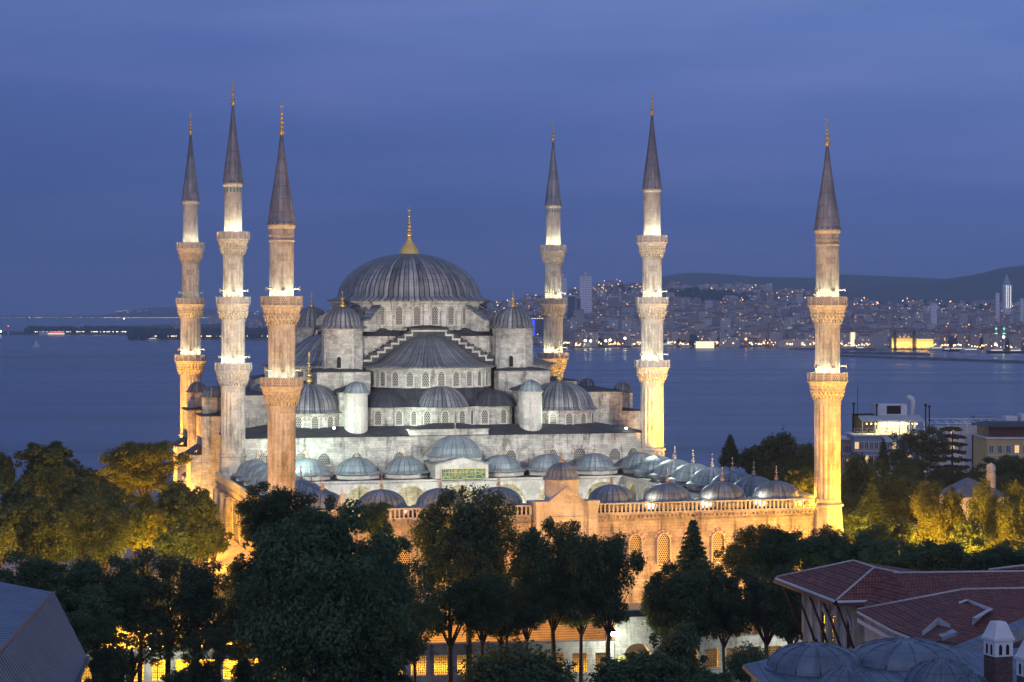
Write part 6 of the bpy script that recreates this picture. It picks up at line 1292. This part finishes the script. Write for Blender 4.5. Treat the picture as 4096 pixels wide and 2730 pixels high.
# warm light on the outer courtyard front
for u in (-34,-26,-18,-10): flood(Lw(u,-79,.5),Lw(u,-70,6),1000,(1,.40,.012),92)
for u in (10,17,24,31,38): flood(Lw(u,-79.5,.5),Lw(u,-70,6.5),520,(1,.45,.20),96); flood(Lw(u+3,-75,.5),Lw(u+3,-70,3),260,(1,.42,.03),120)
flood(Lw(-5.5,-79,.5),Lw(-4,-71,11),1500,(1,.42,.02),90); flood(Lw(5,-84,1),Lw(0,-71,15),1500,(1,.46,.13),80)
flood(Lw(46,-77,1),Lw(38.7,-70,16),6500,YEL,60); flood(Lw(43,-80,1),Lw(38.7,-70,26),14000,(1,.46,.03),36); flood(Lw(36,-88,1),Lw(38.7,-70,26),17000,(1,.46,.03),26)
# yellow left flank, and the hall flanks
for v in (-62,-50,-38,-26,-14): flood(Lw(-49.5,v,7.5),Lw(-38.7,v,7),5200,YEL,110)
for v in (22,30,40,50,62): flood(Lw(-52,v,1),Lw(-38,v-1,13),19000,(1,.45,.06),75)
for v in (8,24,44,60): flood(Lw(50,v,1),Lw(37,v,14),9000,(1,.55,.18),95)
flood(Lw(-47,5,1),Lw(-40,18,13),9000,(1,.45,.05),60); flood(Lw(-49,28,1),Lw(-40,42,14),9000,(1,.45,.05),70); flood(Lw(-40.5,5,3),Lw(-36,16,15),4200,(1,.50,.12),80); flood(Lw(-41,27,2),Lw(-37,38,15),4200,(1,.48,.1),80); flood(Lw(-42,56,2),Lw(-36,62.3,24),26000,YEL,50); flood(Lw(-60,30,10),Lw(-36,62.3,20),26000,YEL,36); flood(Lw(43,-5,2),Lw(36,0,20),22000,YEL,50); flood(Lw(39.2,-2.8,13),Lw(36,0,24),9000,YEL,70); flood(Lw(37.5,-9,13.4),Lw(36,0,23),17000,YEL,50); flood(Lw(33.5,-6,13.4),Lw(35.6,0,20),2500,YEL,80); flood(Lw(36,-5,13.4),Lw(35,0,18),500,YEL,100)
flood(Lw(-52,34,2),Lw(-15,31,34),9000,(1,.45,.2),60); flood(Lw(52,34,2),Lw(15,31,34),9000,(1,.5,.22),60); flood(Lw(-44,-72,6),Lw(-38.7,-70,20),1900,(1,.66,.5),50)
flood(Lw(41,56,14),Lw(36,62.3,26),12000,YEL,50)
# park lamps hidden among the trees
for x,y,Y,pw in ((345,1285,285,1500),(120,1300,285,500),(0,1290,270,600),(400,1180,300,700),(300,1150,322,500),(125,1150,322,1100),(2085,1260,283,7500),(2235,1262,277,7500),(2010,1230,305,2800),(1845,1150,365,1800),(1960,1210,300,700),(2160,1200,330,500),(250,1380,235,1500),(450,1400,238,2600),(560,1430,240,2600)):
    p=PD(x,y,Y); p.z=max(1.5,min(6,p.z)); lamp('POINT','park_light',p,pw,(1,.47,.035),r=.4)
for x,Y,k in ((300,258,.6),(370,268,.6),(440,256,.8),(500,258,.5),(560,252,.25),(230,270,.3)): p=PD(x,1400,Y); p.z=4.5; lamp('SPOT','plaza_light',p,60000*k,(1,.42,.015),to=p-Vector((0,0,5)),ang=155,blend=.4,r=.4)
for x in (900,1000,1100,1250,1380,700,600,520,440,350,250): p=PD(x,1500,246); p.z=3.2; lamp('POINT','precinct_light',p,2600,(1,.42,.035),r=.3)

# ================================================================ haze
HAZE=8.5e-5
vm=bpy.data.materials.new('haze'); vm.use_nodes=True; nt=vm.node_tree; nt.nodes.remove(nt.nodes['Principled BSDF']); v_=nt.nodes.new('ShaderNodeVolumePrincipled'); v_.inputs['Density'].default_value=HAZE; v_.inputs['Color'].default_value=(.72,.82,1,1); v_.inputs['Anisotropy'].default_value=.2
nt.links.new(v_.outputs[0],[x for x in nt.nodes if x.type=='OUTPUT_MATERIAL'][0].inputs['Volume'])
b=MB(); b.box(-6600,6600,-160,16200,SEA-60,330,bottom=True); o=b.build('haze',[vm]); tag(o,'blue evening haze over the strait',kind='stuff')
